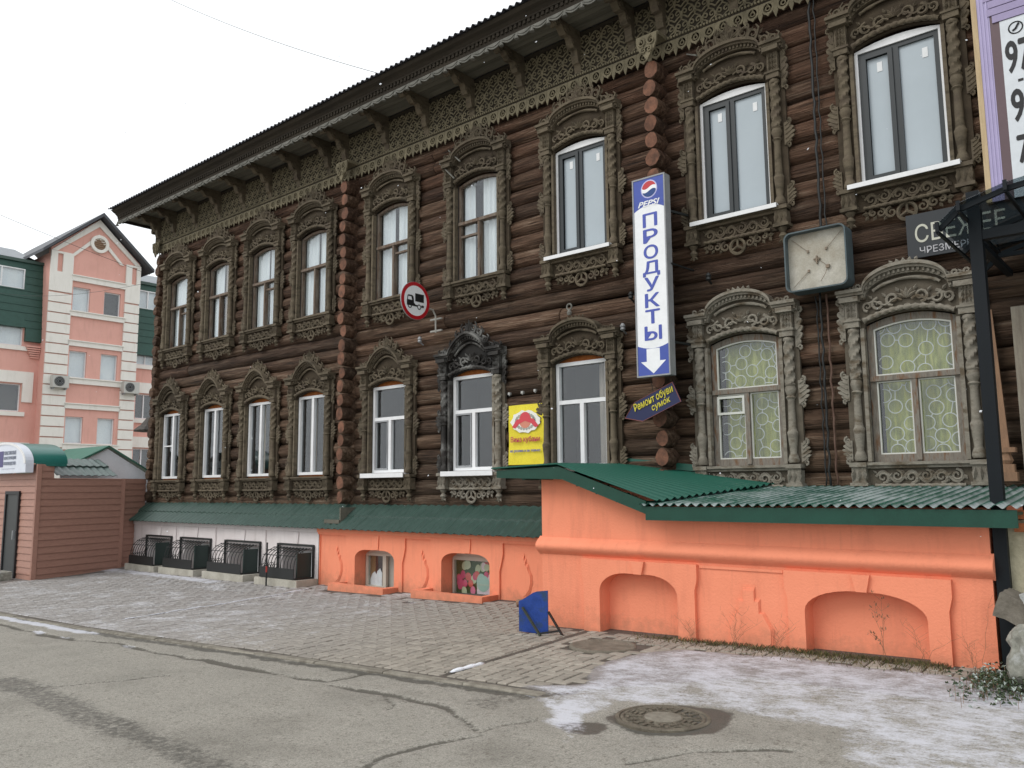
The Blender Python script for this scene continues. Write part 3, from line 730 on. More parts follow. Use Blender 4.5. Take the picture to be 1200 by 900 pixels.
# ---------------------------------------------------------------- basement storey
YB = -.42
def rarch(x0, x1, z0, z1, r, n=6):              # opening with rounded upper corners
    P = [(x0, z0), (x1, z0)]
    for i in range(n+1):
        a = PI/2*i/n; P.append((x1-r[0]+r[0]*math.cos(a), z1-r[1]+r[1]*math.sin(a)))
    for i in range(n+1):
        a = PI/2+PI/2*i/n; P.append((x0+r[0]+r[0]*math.cos(a), z1-r[1]+r[1]*math.sin(a)))
    return P
GW = [(-19.66, -18.46), (-18.03, -16.74), (-16.15, -14.84), (-14.21, -13.06)]
mb = MB(); mb.plate([(-20.5, -2.1), (-12.96, -2.1), (-12.96, -.71), (-20.5, -.71)], [[(a+.08, -1.95), (b-.08, -1.95), (b-.08, -1.12), (a+.08, -1.12)] for a, b in GW], YB, .1)
mb.box(-20.5, -20.3, .1, 9, -2.1, -.45)
wb = mb.build("basement_wall", M['pinkwhite'], house)
mb = MB(); mb.box(-20.52, -12.965, YB-.03, YB-.002, -.8, -.722)
for a, b in GW:                                  # flat surrounds and keystones
    mb.plate([(a-.14, -1.75), (a-.001, -1.75), (a-.001, -1.03), (b+.001, -1.03), (b+.001, -1.75), (b+.14, -1.75), (b+.14, -.805), (a-.14, -.805)], (), YB-.025, YB-.002)
    c = (a+b)/2; mb.plate([(c-.05, -1.028), (c+.05, -1.028), (c+.085, -.81), (c-.085, -.81)], (), YB-.045, YB-.026)
mb.build("plaster_trim", M['pinkwhite'], wb)
mb = MB()
for a, b in GW: mb.box(a+.1, b-.1, -.04, .05, -1.95, -1.11)
mb.build("recess_back", M['pinkwhite'], wb)
for a, b in GW:
    mb = MB(); c = (a+b)/2; mb.plate([(c-.42, -1.75), (c+.42, -1.75), (c+.42, -1.2), (c-.42, -1.2)], [[(c-.37, -1.7), (c-.03, -1.7), (c-.03, -1.25), (c-.37, -1.25)], [(c+.03, -1.7), (c+.37, -1.7), (c+.37, -1.25), (c+.03, -1.25)]], -.09, -.041)
    w_ = mb.build("basement_window", M['pvc'], house)
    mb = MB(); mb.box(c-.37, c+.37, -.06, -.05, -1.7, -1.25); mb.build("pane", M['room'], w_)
# orange stretch
OW = [(-11.87, -10.82, -1.06, .2), (-9.68, -8.63, -1.02, .2)]
mb = MB(); mb.plate([(-12.96, -2.0), (-6.3, -2.0), (-6.3, -.71), (-12.96, -.71)], [rarch(a, b, -1.9, t, (.3, .16)) for a, b, t, _ in OW], YB, .04)
wo = mb.build("basement_wall", M['orange'], house); wo["label"] = "orange plastered stretch of basement wall"
mb = MB(); mb.box(-12.955, -6.3, YB-.06, YB-.002, -.79, -.722); mb.box(-12.955, -6.3, YB-.035, YB-.003, -.83, -.7905)
for a, b, t, _ in OW:
    o = [(a-.22, -1.78), (a-.22, -1.15), (a-.25, -1.02), (a-.25, -.8), (b+.27, -.8), (b+.27, -1.0), (b+.24, -1.12), (b+.2, -1.25), (b+.2, -1.78)]
    o = o[::-1] if False else o
    ii = rarch(a, b, -1.779, t, (.3, .16))
    # surround as a plate cut by the opening (open at the foot)
    pts = [(a-.22, -1.78)]+[(a, -1.78)]+ii[::-1][:-2]+[(b, -1.78), (b+.2, -1.78), (b+.2, -1.25), (b+.24, -1.12), (b+.27, -1.0), (b+.27, -.8), (a-.25, -.8), (a-.25, -1.02), (a-.22, -1.15)]
    mb.plate(pts, (), YB-.03, YB-.002)
    c = (a+b)/2+.05; mb.plate([(c-.05, t+.01), (c+.07, t+.01), (c+.09, -.8), (c-.05, -.8)], (), YB-.05, YB-.031)
vase = [(0, .0), (.06, .03), (.13, .12), (.17, .24), (.16, .36), (.11, .44), (.1, .5), (.06, .51), (.06, .58), (.03, .585), (.03, .645)]
for cx, zb in ((-12.42, -1.69), (-10.17, -1.66), (-7.98, -1.63)):
    for k_, y_ in ((1.04, .008), (.97, .016), (.89, .024)): mb.plate([(cx-x*k_, zb+.3+(z-.3)*k_) for x, z in vase]+[(cx+x*k_, zb+.3+(z-.3)*k_) for x, z in reversed(vase)], (), YB-y_, YB-.002-y_*.3)
mb.box(-12.94, -12.9, YB-.025, YB-.002, -1.75, -.8)
mb.build("plaster_trim", M['orange'], wo)
# windows of the orange stretch: one with white cut-out shapes on the sill, one papered with a picture
def bwin(a, b, t, pic):
    mb = MB(); x0, x1, z0, z1, y = a+.02, b+.04, -1.75, t-.07, -.19
    mb.box(a-.2, b+.1, .045, .06, -1.95, t+.1); mb.plate([(a-.05, t-.07), (b+.05, t-.07), (b+.05, t+.05), (a-.05, t+.05)], (), -.2, -.16)
    c = x0+.5
    if pic: h = [[(x0+.03, z0+.03), (x1-.03, z0+.03), (x1-.03, z1-.06), (x0+.03, z1-.06)]]
    else: h = [[(x0+.06, z0+.05), (c-.04, z0+.05), (c-.04, z1-.05), (x0+.06, z1-.05)], [(c+.05, z0+.03), (x1-.04, z0+.03), (x1-.04, z1-.04), (c+.05, z1-.04)]]
    mb.plate([(x0, z0), (x1, z0), (x1, z1), (x0, z1)], h, y-.02, y+.04)
    w = mb.build("basement_window", flat("cream_frame", (.55, .5, .42)), house)
    rr = random.Random(3); g = MB(); mats = []; D = y+.02
    def mk(c_): mats.append(flat("print", c_, .4)); return len(mats)-1
    def el(cx, cz, rx_, rz_, a_, yy, n=14):
        P = [(cx+rx_*math.cos(2*PI*i/n)*math.cos(a_)-rz_*math.sin(2*PI*i/n)*math.sin(a_), cz+rx_*math.cos(2*PI*i/n)*math.sin(a_)+rz_*math.sin(2*PI*i/n)*math.cos(a_)) for i in range(n)]
        P = [(min(max(p[0], x0+.04), x1-.04), min(max(p[1], z0+.04), z1-.07)) for p in P]
        g.add([(p[0], yy, p[1]) for p in P], [tuple(range(n))])
    if pic:
        g.mat(mk((.05, .09, .03))); g.add([(x0+.03, D+.02, z0+.03), (x1-.03, D+.02, z0+.03), (x1-.03, D+.02, z1-.06), (x0+.03, D+.02, z1-.06)], [(0, 1, 2, 3)])
        pk = [mk(c_) for c_ in ((.55, .08, .16), (.7, .2, .3), (.6, .12, .1), (.5, .55, .35), (.75, .6, .62), (.35, .5, .42), (.6, .55, .25))]
        yy = D+.0195
        for i in range(46):
            yy -= .0004; tx = rr.random(); tz = rr.random()
            big = tx > .45 and tz < .55
            g.mat(pk[4+rr.randrange(2)] if big else pk[rr.randrange(4) if tx < .6 else rr.randrange(7)])
            el(x0+.08+tx*(x1-x0-.16), z0+.1+tz*(z1-z0-.22), rr.uniform(.09, .14) if big else rr.uniform(.045, .07), rr.uniform(.1, .15) if big else rr.uniform(.05, .08), rr.uniform(-.5, .5), yy)
        g.build("printed_picture", mats, w)
        mb = MB(); mb.box(x0+.03, x1-.03, D-.012, D-.008, z0+.03, z1-.06); mb.build("pane", M['glass'], w)
    else:
        g.mat(mk((.3, .2, .1))); g.box(x0+.06, c-.04, D+.03, D+.04, z0+.05, z1-.05); g.mat(mk((.06, .03, .025))); g.box(x0+.2, c-.1, D+.02, D+.029, z0+.05, z1-.05)
        g.mat(mk((.4, .38, .33))); g.box(c+.05, x1-.04, D+.03, D+.04, z0+.03, z1-.04)
        g.build("window_backing", mats, w)
        mb = MB(); wx = [(.0, 0), (.2, 0), (.2, .18), (.14, .24), (.06, .2), (0, .1)]
        mb.plate([(x0+.08+p[0]*.8, z0+.05+p[1]) for p in wx], (), D+.006, D+.014); mb.plate([(x0+.22+p[0]*.9, z0+.05+p[1]*1.25) for p in wx], (), D-.002, D+.004); mb.build("white_cutout", M['white'], w)
        mb = MB(); mb.box(x0+.06, c-.04, D-.012, D-.008, z0+.05, z1-.05); mb.build("pane", M['glass'], w)
bwin(OW[0][0], OW[0][1], OW[0][2], False); bwin(OW[1][0], OW[1][1], OW[1][2], True)
# low kerbs round the window wells
def well(x0, x1, yf, h, mat, t=.13):
    z = gz((x0+x1)/2, yf); mb = MB()
    mb.plate([(x0, YB+.02), (x0, yf), (x1, yf), (x1, YB+.02), (x1-t, YB+.02), (x1-t, yf+t), (x0+t, yf+t), (x0+t, YB+.02)], (), z-.15, z+h, lambda x, y, q: (x, q, y))
    mb.v = [(p[0]+.012*noise.noise(Vector(p)*5), p[1]+.012*noise.noise(Vector(p)*5+Vector((9, 0, 0))), p[2]+.01*noise.noise(Vector(p)*4)) for p in mb.v]
    return mb.build("window_well", mat, house)
well(-12.2, -10.72, -.78, .1, M['orange']); well(-10.0, -8.45, -.82, .1, M['orange'])
for a, b in GW: well(a-.1, b+.12, -.92, .13, M['concrete'], .16)
# green metal-tile skirt roof over the basement
PW = 1.15
def tile_mesh():
    mb = MB(); rows = []
    y0, z0, y1, z1 = -.0, -.285, -.6, -.695
    for t, dz in ((0, .0), (.5, .0), (.502, -.022), (1., -.022)): rows.append((y0+(y1-y0)*t, z0+(z1-z0)*t+dz))
    nu = 52; vs = []
    for th in (0, -.006):
        for j, (y, z) in enumerate(rows):
            for i in range(nu+1):
                x = PW*i/nu; w = .5+.5*math.sin(2*PI*x/.18)
                vs.append((x, y-(.02*w if j == 3 else (.012*w if j in (1, 2) else 0)), z+.022*w+th))
    k = nu+1; n = k*4; fs = []
    for j in range(3):
        for i in range(nu):
            a = j*k+i; fs.append((a, a+k, a+k+1, a+1)); fs.append((n+a, n+a+1, n+a+k+1, n+a+k))
    for i in range(nu): a = 3*k+i; fs.append((a, n+a, n+a+1, a+1))
    mb.add(vs, fs); return smoothed(mb.mesh("roof_sheet", M['tile_green']))
mb = MB(); mb.plate([(-.04, -.45), (-.5, -.68), (-.5, -.72), (-.04, -.72)], (), -20.6, -6.4, lambda x, y, z: (y, x, z))
sk = mb.build("skirt_roof", M['fascia'], house)
tm = tile_mesh()
for k in range(13): link(tm, "roof_sheet", sk, loc=(-20.75+k*1.13-HO[0], -.0015*(k % 2), .0012*(k % 2)-HO[2]))
mb = MB(); mb.box(-12.72, -12.28, -.5, -.47, -.62, -.55); mb.box(-12.3, -12.27, -.47, -.1, -.62, -.33); mb.box(-12.72, -12.3, -.469, -.1, -.6, -.57)
mb.build("flashing", M['soffit'], sk)

# ================================================================= orange annex in front of the basement
AO = (-4.05, -1., -1.72); YA = -1.75
annex = thing("basement_annex", AO, "low bright orange plastered annex with two blind arched niches and green roof", "annex")
N1 = rarch(-5.67, -4.64, -1.9, -.99, (.32, .2)); N2 = rarch(-3.22, -2.11, -1.9, -1.01, (.36, .2))
def niche(cx, w, zt, sp, n=12):                  # segmental arch
    P = [(cx-w, -1.9), (cx+w, -1.9)]
    for i in range(n+1):
        t = 1-2*i/n; P.append((cx+w*math.copysign(abs(t)**.8, t), zt-sp+sp*(1-abs(t)**2.2)))
    return P
N1 = rarch(-5.67, -4.64, -1.9, -.985, (.36, .22), 8); N2 = rarch(-3.23, -2.11, -1.9, -1.0, (.5, .22), 8)
mb = MB(); mb.plate([(-6.56, -2.1), (-1.58, -2.1), (-1.58, -.2), (-4.85, -.2), (-4.95, -.13), (-5.9, .13), (-6.56, .13)], [N1, N2], YA, YA+.3)
mb.box(-6.56, -6.3, YA+.3, -.05, -2.1, .1); mb.box(-1.84, -1.58, YA+.3, -.05, -2.1, -.2)
aw = mb.build("wall", M['orange'], annex)
for a, b in ((-5.9, -4.4), (-3.4, -1.95)): mb = MB(); mb.box(a, b, YA+.16, YA+.29, -2., -.9); mb.build("niche_back", M['orange'], aw)
mb = MB()                                        # half-round string course
prof = [(YA+.01, -.6)]+[(YA-.005-.085*math.sin(PI*i/9), -.615-.2*i/9) for i in range(10)]+[(YA+.01, -.83)]
mb.plate([(p[0], p[1]) for p in prof], (), -6.6, -1.555, lambda x, y, z: (y, x, z))
smooth_angle(mb.build("string_course", M['orange'], aw), 50)
mb = MB()
def surround(x0, x1, arch_pts):
    fa = [p for p in arch_pts[2:]]
    xa0, xa1 = arch_pts[0][0], arch_pts[1][0]
    pts = [(x0+.03, -1.85), (xa0, -1.85)]+fa[::-1]+[(xa1, -1.85), (x1-.03, -1.85), (x1-.03, -1.12), (x1, -1.0), (x1, -.84), (x0, -.84), (x0, -1.0), (x0+.03, -1.12)]
    mb.plate(pts, (), YA-.05, YA-.002)
surround(-5.93, -4.4, N1); surround(-3.43, -1.9, N2)
for c, t in ((-5.125, -.98), (-2.67, -.995)): mb.plate([(c-.05, t-.005), (c+.05, t-.005), (c+.085, -.84), (c-.085, -.84)], (), YA-.085, YA-.051)
STP = [(-4.06, -1.7), (-4.06, -1.45), (-3.98, -1.3), (-3.95, -1.3), (-3.95, -1.17), (-3.89, -1.17), (-3.89, -1.04), (-3.76, -1.04), (-3.76, -1.16), (-3.71, -1.16), (-3.71, -1.29), (-3.67, -1.29), (-3.58, -1.45), (-3.58, -1.7)]
for k_, y_ in ((1.04, .008), (.98, .017), (.92, .026)): mb.plate([(-3.82+(p[0]+3.82)*k_, -1.4+(p[1]+1.4)*k_) for p in STP], (), YA-y_, YA-.002-y_*.3)
mb.box(-4.38, -3.45, YA-.015, YA-.003, -.875, -.845)
mb.build("plaster_trim", M['orange'], aw)
# roofs: a left slope falling to the right, overlapping the low roof along the wall
mb = MB(); mb.corr((-6.1, -2.03, .285), (-6.42, -.02, .315), (-4.72, -2.03, -.15), (-4.2, -.02, .035), .12, .016, 8)
ro = mb.build("roof", M['annex_green'], annex); smooth_angle(ro, 60)
mb = MB(); mb.corr((-6.1, -2.03, .285), (-6.42, -.02, .32), (-7.17, -2.03, .25), (-7.75, -.02, .3), .12, .016, 3); smooth_angle(mb.build("roof_sheet", M['annex_green'], ro), 60)
mb = MB(); mb.corr((-4.95, -2.05, -.19), (-1.3, -2.05, -.185), (-4.75, -.02, -.005), (-1.3, -.02, -.02), .105, .016, 2)
def snowy_sheet():
    m, t, b = nodes("snow_dusted_sheet"); v = coords(t, (1, 1, 1), world=True); n1 = noise_n(t, v, 1.6, 6, .65); n2 = noise_n(t, v, 14, 4, .6)
    at = N(t, "ShaderNodeAttribute"); at.attribute_name = "valley"
    a = N(t, "ShaderNodeMath", operation='MULTIPLY_ADD'); t.links.new(at.outputs["Fac"], a.inputs[0]); a.inputs[1].default_value = .3; t.links.new(n1.outputs[0], a.inputs[2])
    a2 = N(t, "ShaderNodeMath", operation='MULTIPLY_ADD'); t.links.new(n2.outputs[0], a2.inputs[0]); a2.inputs[1].default_value = .35; t.links.new(a.outputs[0], a2.inputs[2])
    f = ramp(t, a2.outputs[0], [(.66, 0.), (.98, .7)])
    t.links.new(mixc(t, f, (.01, .085, .058), (.6, .64, .66)), b.inputs["Base Color"]); b.inputs["Roughness"].default_value = .45; return m
M['snowy_green'] = snowy_sheet()
def valley(o, pitch, L, off=0.):
    me = o.data; at = me.attributes.new("valley", 'FLOAT', 'POINT'); nu = max(2, int(L/pitch*8)); k = nu+1
    at.data.foreach_set("value", [math.sin(2*PI*((i % k)/nu*L/pitch)-PI*.7)+off for i in range(len(me.vertices))]); return o
valley(smooth_angle(mb.build("roof_sheet", M['snowy_green'], ro), 60), .105, math.hypot(3.65, .005))
ro.data.materials[0] = M['snowy_green']; valley(ro, .12, max((Vector((-6.42, -.02, .315))-Vector((-6.1, -2.03, .285))).length, (Vector((-4.2, -.02, .035))-Vector((-4.72, -2.03, -.15))).length), -.75)
mb = MB(); mb.bar((-6.45, -.015, .37), (-3.9, -.015, .09), .012, .09); mb.build("flashing", M['annex_green'], ro)
mb = MB()
mb.box(-4.88, -1.31, -2.02, -1.99, -.365, -.215)
mb.plate([(-7.1, .13), (-7.1, .225), (-6.1, .255), (-4.885, -.155), (-4.885, -.3), (-6.05, .1)], (), -2.0, -1.97)
mb.plate([(-7.1, .14), (-6.05, .11), (-4.9, -.28), (-4.9, -.25), (-6.04, .15), (-7.1, .18)], (), -1.969, -1.6)
mb.box(-4.88, -1.31, -1.989, -1.75, -.26, -.235)
for i in range(7): x = -6.7+i*.28; mb.box(x, x+.05, -1.968, -1.4, .1 if x < -6 else .12-.33*(x+6)-.06, .2 if x < -6.1 else .2-.33*(x+6.1))
mb.build("fascia_board", M['fascia'], ro)

# ================================================================= iron guards over the basement windows
def guard(a, b, first=False):
    z0 = gz((a+b)/2, -.9)+.13; zt = -1.07; yf = -.88
    g = thing("window_guard", ((a+b)/2, -.65, z0), "x", "window guard", "iron guards over the basement windows")
    mb = MB(); t = .035
    for x in (a, b): mb.box(x-t/2, x+t/2, -.49, -.455, z0, zt)
    mb.box(a-t/2, b+t/2, -.4895, -.4555, zt, zt+.035); mb.box(a, b, yf, yf+.03, z0+.0, z0+.03)
    for x in (a, b): mb.box(x-.012, x+.012, yf+.03, -.49, z0, z0+.03)
    mb.build("frame", M['iron'], g)
    n = 11
    for i in range(n):
        x = a+(b-a)*(i+.5)/n; P = []
        for k in range(9):
            s = k/8*PI/2; P.append((x, -.5-.36*math.sin(s), z0+.25+(zt-.03-z0-.25)*math.cos(s)))
        P.append((x, yf+.015, z0+.02)); mb = MB(); mb.tube(P, .008, 5); mb.build("bar", M['iron'], g)
    mb = MB()
    for k in (1, 3, 5):
        s = k/8*PI/2; mb.tube([(a, -.5-.36*math.sin(s), z0+.25+(zt-.03-z0-.25)*math.cos(s)), (b, -.5-.36*math.sin(s), z0+.25+(zt-.03-z0-.25)*math.cos(s))], .008, 5)
    for i in range(6):                            # scrollwork on the end
        x = a-.0; mb.tube([(x, -.52-.05*i+p[0], z0+.18+p[1]) for p in spiral(0, 0, .07, PI/2, 1.3, 1, 10)], .007, 4)
    mb.build("scrollwork", M['iron'], g)
    mb = MB(); mb.box(a+.02, b-.02, yf-.008, yf-.001, z0+.01, z0+.2); mb.build("front_plate", M['iron'], g)
    mb = MB(); mb.box(b-.03, b-.022, yf+.05, -.5, z0+.02, zt-.1); mb.box(b-.021, b-.0, yf+.05, yf+.08, z0+.02, zt-.09); mb.build("side_plate", M['iron_green'], g)
    return g
GL = ["black iron cage over basement window next to brown kiosk", "black iron cage second along from the brown kiosk", "black iron cage third along from the brown kiosk", "black iron cage beside the orange plastered basement wall"]
for (a, b), l in zip(GW, GL): tag(guard(a, b), l)

# ================================================================= lettering
def text_geo(s, bold=0., shear=0., res=3):
    cu = bpy.data.curves.new("lettering", 'FONT'); cu.body = s; cu.size = 1; cu.resolution_u = res; cu.offset = bold; cu.shear = shear; cu.align_x = 'LEFT'
    ob = bpy.data.objects.new("lettering", cu); COL.objects.link(ob); dg = bpy.context.evaluated_depsgraph_get()
    me = bpy.data.meshes.new_from_object(ob.evaluated_get(dg)); vs = [(v.co.x, v.co.y) for v in me.vertices]; fs = [tuple(p.vertices) for p in me.polygons]
    bpy.data.objects.remove(ob); bpy.data.curves.remove(cu); bpy.data.meshes.remove(me)
    return vs, fs
def put_text(mb, s, x0, x1, z0, z1, y, T=None, bold=0., shear=0., fit=True):
    vs, fs = text_geo(s, 0., shear)
    if not vs: return
    ax, bx = min(v[0] for v in vs), max(v[0] for v in vs); ay, by = min(v[1] for v in vs), max(v[1] for v in vs)
    sx = (x1-x0)/(bx-ax); sz = (z1-z0)/(by-ay)
    if not fit: sx = sz = min(sx, sz)
    T = T or (lambda x, yy, z: (x, yy, z))
    st = [(0, 0, 0)] if not bold else [(-1, 0, 0.), (1, 0, .0003), (0, 1, .0006), (0, -1, .0009)]     # heavier strokes: copies a hair apart in depth
    n = 0
    for ox, oz, oy in st:                         # strokes of a glyph may overlap: every facet gets its own hair of depth
        for f in fs:
            n += 1; mb.add([T(x0+(vs[i][0]-ax+ox*bold)*sx, y-n*4e-6-oy, z0+(vs[i][1]-ay+oz*bold*.7)*sz) for i in f], [tuple(range(len(f)))])
# ---- tall light-box sign
SO = (-5.55, -.5, 1.45)
sg = thing("shop_sign", SO, "tall narrow white and blue vertical shop sign reading ПРОДУКТЫ, fixed to log ends", "sign")
SX0, SX1, SZ0, SZ1, SY = -5.81, -5.31, 1.45, 4.18, -.6
mb = MB(); mb.box(SX0, SX1, SY+.004, SY+.14, SZ0, SZ1); mb.plate([(SX0-.004, SZ0-.004), (SX1+.004, SZ0-.004), (SX1+.004, SZ1+.004), (SX0-.004, SZ1+.004)], [[(SX0+.016, SZ0+.016), (SX1-.016, SZ0+.016), (SX1-.016, SZ1-.016), (SX0+.016, SZ1-.016)]], SY-.008, SY+.002)
mb.build("sign_box", M['steel'], sg)
mb = MB(); mb.box(SX0+.016, SX1-.016, SY, SY+.003, SZ0+.016, SZ1-.016)
M['acryl'] = flat("white_acrylic", (.84, .86, .88), .25); M['signblue'] = flat("sign_blue", (.055, .09, .38), .3); M['letter'] = flat("letter_blue", (.07, .1, .42), .3)
face = mb.build("sign_face", M['acryl'], sg)
mb = MB(); cx = (SX0+SX1)/2; hw = .234; zb = SZ1-.46
mb.add([(cx-hw, SY-.001, SZ1-.017), (cx+hw, SY-.001, SZ1-.017)]+[(cx+hw-2*hw*i/10, SY-.001, zb+.07*(1-(1-2*i/10)**2)) for i in range(11)], [tuple(range(12, -1, -1))])
mb.build("blue_field", M['signblue'], face); mb = MB(); zt = SZ0+.42
mb.add([(cx-hw, SY-.001, SZ0+.017), (cx+hw, SY-.001, SZ0+.017)]+[(cx+hw-2*hw*i/10, SY-.001, zt-.05*(1-(1-2*i/10)**2)) for i in range(11)], [tuple(range(13))])
mb.build("blue_field", M['signblue'], face)
mb = MB(); az = SZ0+.2; mb.add([(cx-.1, SY-.002, zt-.052), (cx-.1, SY-.002, az), (cx-.19, SY-.002, az), (cx, SY-.002, SZ0+.035), (cx+.19, SY-.002, az), (cx+.1, SY-.002, az), (cx+.1, SY-.002, zt-.052)], [tuple(range(7))])
mb.build("arrow", M['acryl'], face)
mb = MB(); n = 8; top = SZ1-.51; stp = (top-(SZ0+.45))/n
for i, ch in enumerate("ПРОДУКТЫ"):
    z1 = top-i*stp; wd = .105 if ch not in "ДЫ" else .125
    put_text(mb, ch, cx-wd+.01, cx+wd+.01, z1-stp*.84-(.02 if ch == 'Д' else 0), z1, SY-.002, bold=.022)
mb.build("lettering", M['letter'], face)
def disc(mb, cx, cz, r, y, n=28, a0=0, a1=2*PI): mb.add([(cx+r*math.cos(a0+(a1-a0)*i/n), y, cz+r*math.sin(a0+(a1-a0)*i/n)) for i in range(n+1)], [tuple(range(n+1))])
mb = MB(); lc = SZ1-.17
mb.mat(0); disc(mb, cx+.01, lc, .128, SY-.0018)
mb.mat(1); disc(mb, cx+.01, lc, .115, SY-.0024)
def wavecap(up_, off, y, r=.112):
    P = []
    for i in range(21):
        x = -r+2*r*i/20; P.append((x, off+.022*math.sin(x/r*PI*.9)))
    P = [p for p in P if math.hypot(*p) <= r*1.001]
    a = math.atan2(P[-1][1], P[-1][0]); b = math.atan2(P[0][1], P[0][0])
    if up_: b = b % (2*PI); arc = [(r*math.cos(a+(b-a)*i/16), r*math.sin(a+(b-a)*i/16)) for i in range(1, 16)]
    else:
        b = b-2*PI if b > 0 else b; arc = [(r*math.cos(a+(b-a)*i/16), r*math.sin(a+(b-a)*i/16)) for i in range(1, 16)]
    Q = P+arc
    if not up_: Q = Q[::-1]
    mb.add([(cx+.01+p[0], y, lc+p[1]) for p in Q], [tuple(range(len(Q)))])
mb.mat(2); wavecap(True, .025, SY-.003); mb.mat(3); wavecap(False, -.025, SY-.003)
mb.mat(1); put_text(mb, "PEPSI", cx-.165, cx+.165, lc-.235, lc-.16, SY-.0025, bold=.03, shear=.3)
mb.build("emblem", [flat("pale_halo", (.45, .45, .75)), M['acryl'], flat("emblem_red", (.5, .04, .05)), flat("emblem_blue", (.01, .05, .2))], face)
mb = MB()
for z in (1.9, 3.7): mb = MB(); mb.bar((SX1-.05, SY+.13, z), (SX1+.05, -.08, z), .03); mb.build("bracket", M['iron'], sg)
mb = MB(); mb.bar((SX1+.0, SY+.1, 2.95), (SX1+.08, -.03, 2.93), .02); mb.build("bracket", M['iron'], sg)
# ---- arrow board
ar = thing("arrow_sign", (-5.65, -.46, .87), "dark blue tilted arrow board reading Ремонт обуви сумок below the tall sign", "sign")
poly = [(-6.11, .93), (-5.83, .87), (-5.24, 1.10), (-5.36, 1.37), (-5.95, 1.14)]
mb = MB(); mb.plate(poly, (), -.47, -.455); mb.build("board", flat("navy_board", (.012, .018, .075), .4), ar)
mb = MB(); mb.plate(poly, [[(-5.66+(p[0]+5.66)*.975, 1.09+(p[1]-1.09)*.955) for p in poly]], -.474, -.471); mb.build("edging", flat("dull_red_edge", (.2, .06, .05)), ar)
an = math.atan2(.23, .59)
def TA(ox, oz):
    def T(x, y, z): return (ox+x*math.cos(an)-z*math.sin(an), y, oz+x*math.sin(an)+z*math.cos(an))
    return T
mb = MB(); put_text(mb, "Ремонт обуви", 0, .64, 0, .125, -.473, TA(-5.93, .985), bold=.028, shear=.2); put_text(mb, "сумок", 0, .3, 0, .085, -.473, TA(-5.66, .985), bold=.03, shear=.2)
mb.build("lettering", flat("yellow_letters", (.62, .55, .05)), ar)
mb = MB(); mb.tube([(-5.66, -.46, 1.25), (-5.69, -.45, 1.38), (-5.7, -.47, 1.46)], .004, 4); mb.bar((-5.45, -.455, 1.2), (-5.5, -.36, 1.2), .02); mb.build("hanger", M['iron'], ar)
# ---- yellow banner
bn = thing("banner", (-8.19, -.07, .38), "yellow printed banner with red emblem hung between two lower windows", "banner")
mb = MB(); x0, x1, z0, z1 = -8.545, -7.83, .36, 1.3; nx, nz = 14, 18; vs = []
def by_(x, z): return -.078+.008*math.sin(x*9+z*3)+.005*math.sin(z*11)
for j in range(nz+1):
    for i in range(nx+1): x = x0+(x1-x0)*i/nx; z = z0+(z1-z0)*j/nz; vs.append((x, by_(x, z), z))
k = nx+1; mb.add(vs, [(j*k+i, j*k+i+1, (j+1)*k+i+1, (j+1)*k+i) for j in range(nz) for i in range(nx)]); mb.add([(p[0], p[1]+.004, p[2]) for p in vs], [(j*k+i, (j+1)*k+i, (j+1)*k+i+1, j*k+i+1) for j in range(nz) for i in range(nx)])
sh = mb.build("banner_sheet", pm("yellow_vinyl", (.78, .68, .045), (.72, .6, .035), scale=3, rough=.45), bn, smooth=True)
mb = MB(); cx, cz = -8.18, 1.03; mats = [flat("print_white", (.8, .8, .74)), flat("print_red", (.62, .06, .08)), flat("print_salmon", (.62, .24, .16)), flat("print_grey", (.35, .36, .32)), flat("print_blue", (.2, .2, .42)), flat("print_crimson", (.5, .03, .1))]
yb = -.106
mb.mat(0); mb.add([(cx+(.29+.02*math.sin(i*1.9))*math.cos(i*PI/14), yb+.004, cz+(.175+.015*math.cos(i*2.3))*math.sin(i*PI/14)) for i in range(28)], [tuple(range(28))])
mb.mat(3)
for i in range(22):
    a = i*2*PI/22; disc(mb, cx+.19*math.cos(a), cz+.115*math.sin(a), .026, yb+.0025, 8)
mb.mat(2); disc(mb, cx, cz+.02, .125, yb+.0012, 20); mb.mat(1); disc(mb, cx, cz+.04, .11, yb, 20, .1, PI-.1)
mb.add([(cx-.27, yb-.0008, cz-.08), (cx-.2, yb-.0008, cz-.1), (cx-.12, yb-.0008, cz-.03), (cx, yb-.0008, cz+.01), (cx+.12, yb-.0008, cz-.03), (cx+.2, yb-.0008, cz-.1), (cx+.27, yb-.0008, cz-.08), (cx+.17, yb-.0008, cz+.035), (cx, yb-.0008, cz+.065), (cx-.17, yb-.0008, cz+.035)], [tuple(range(10))])
mb.mat(5); put_text(mb, "Вина кубани", cx-.29, cx+.29, .69, .8, yb, bold=.012)
mb.mat(4); put_text(mb, "на розлив и не только", cx-.3, cx+.3, .545, .59, yb, bold=.01)
mb.build("print", mats, sh)
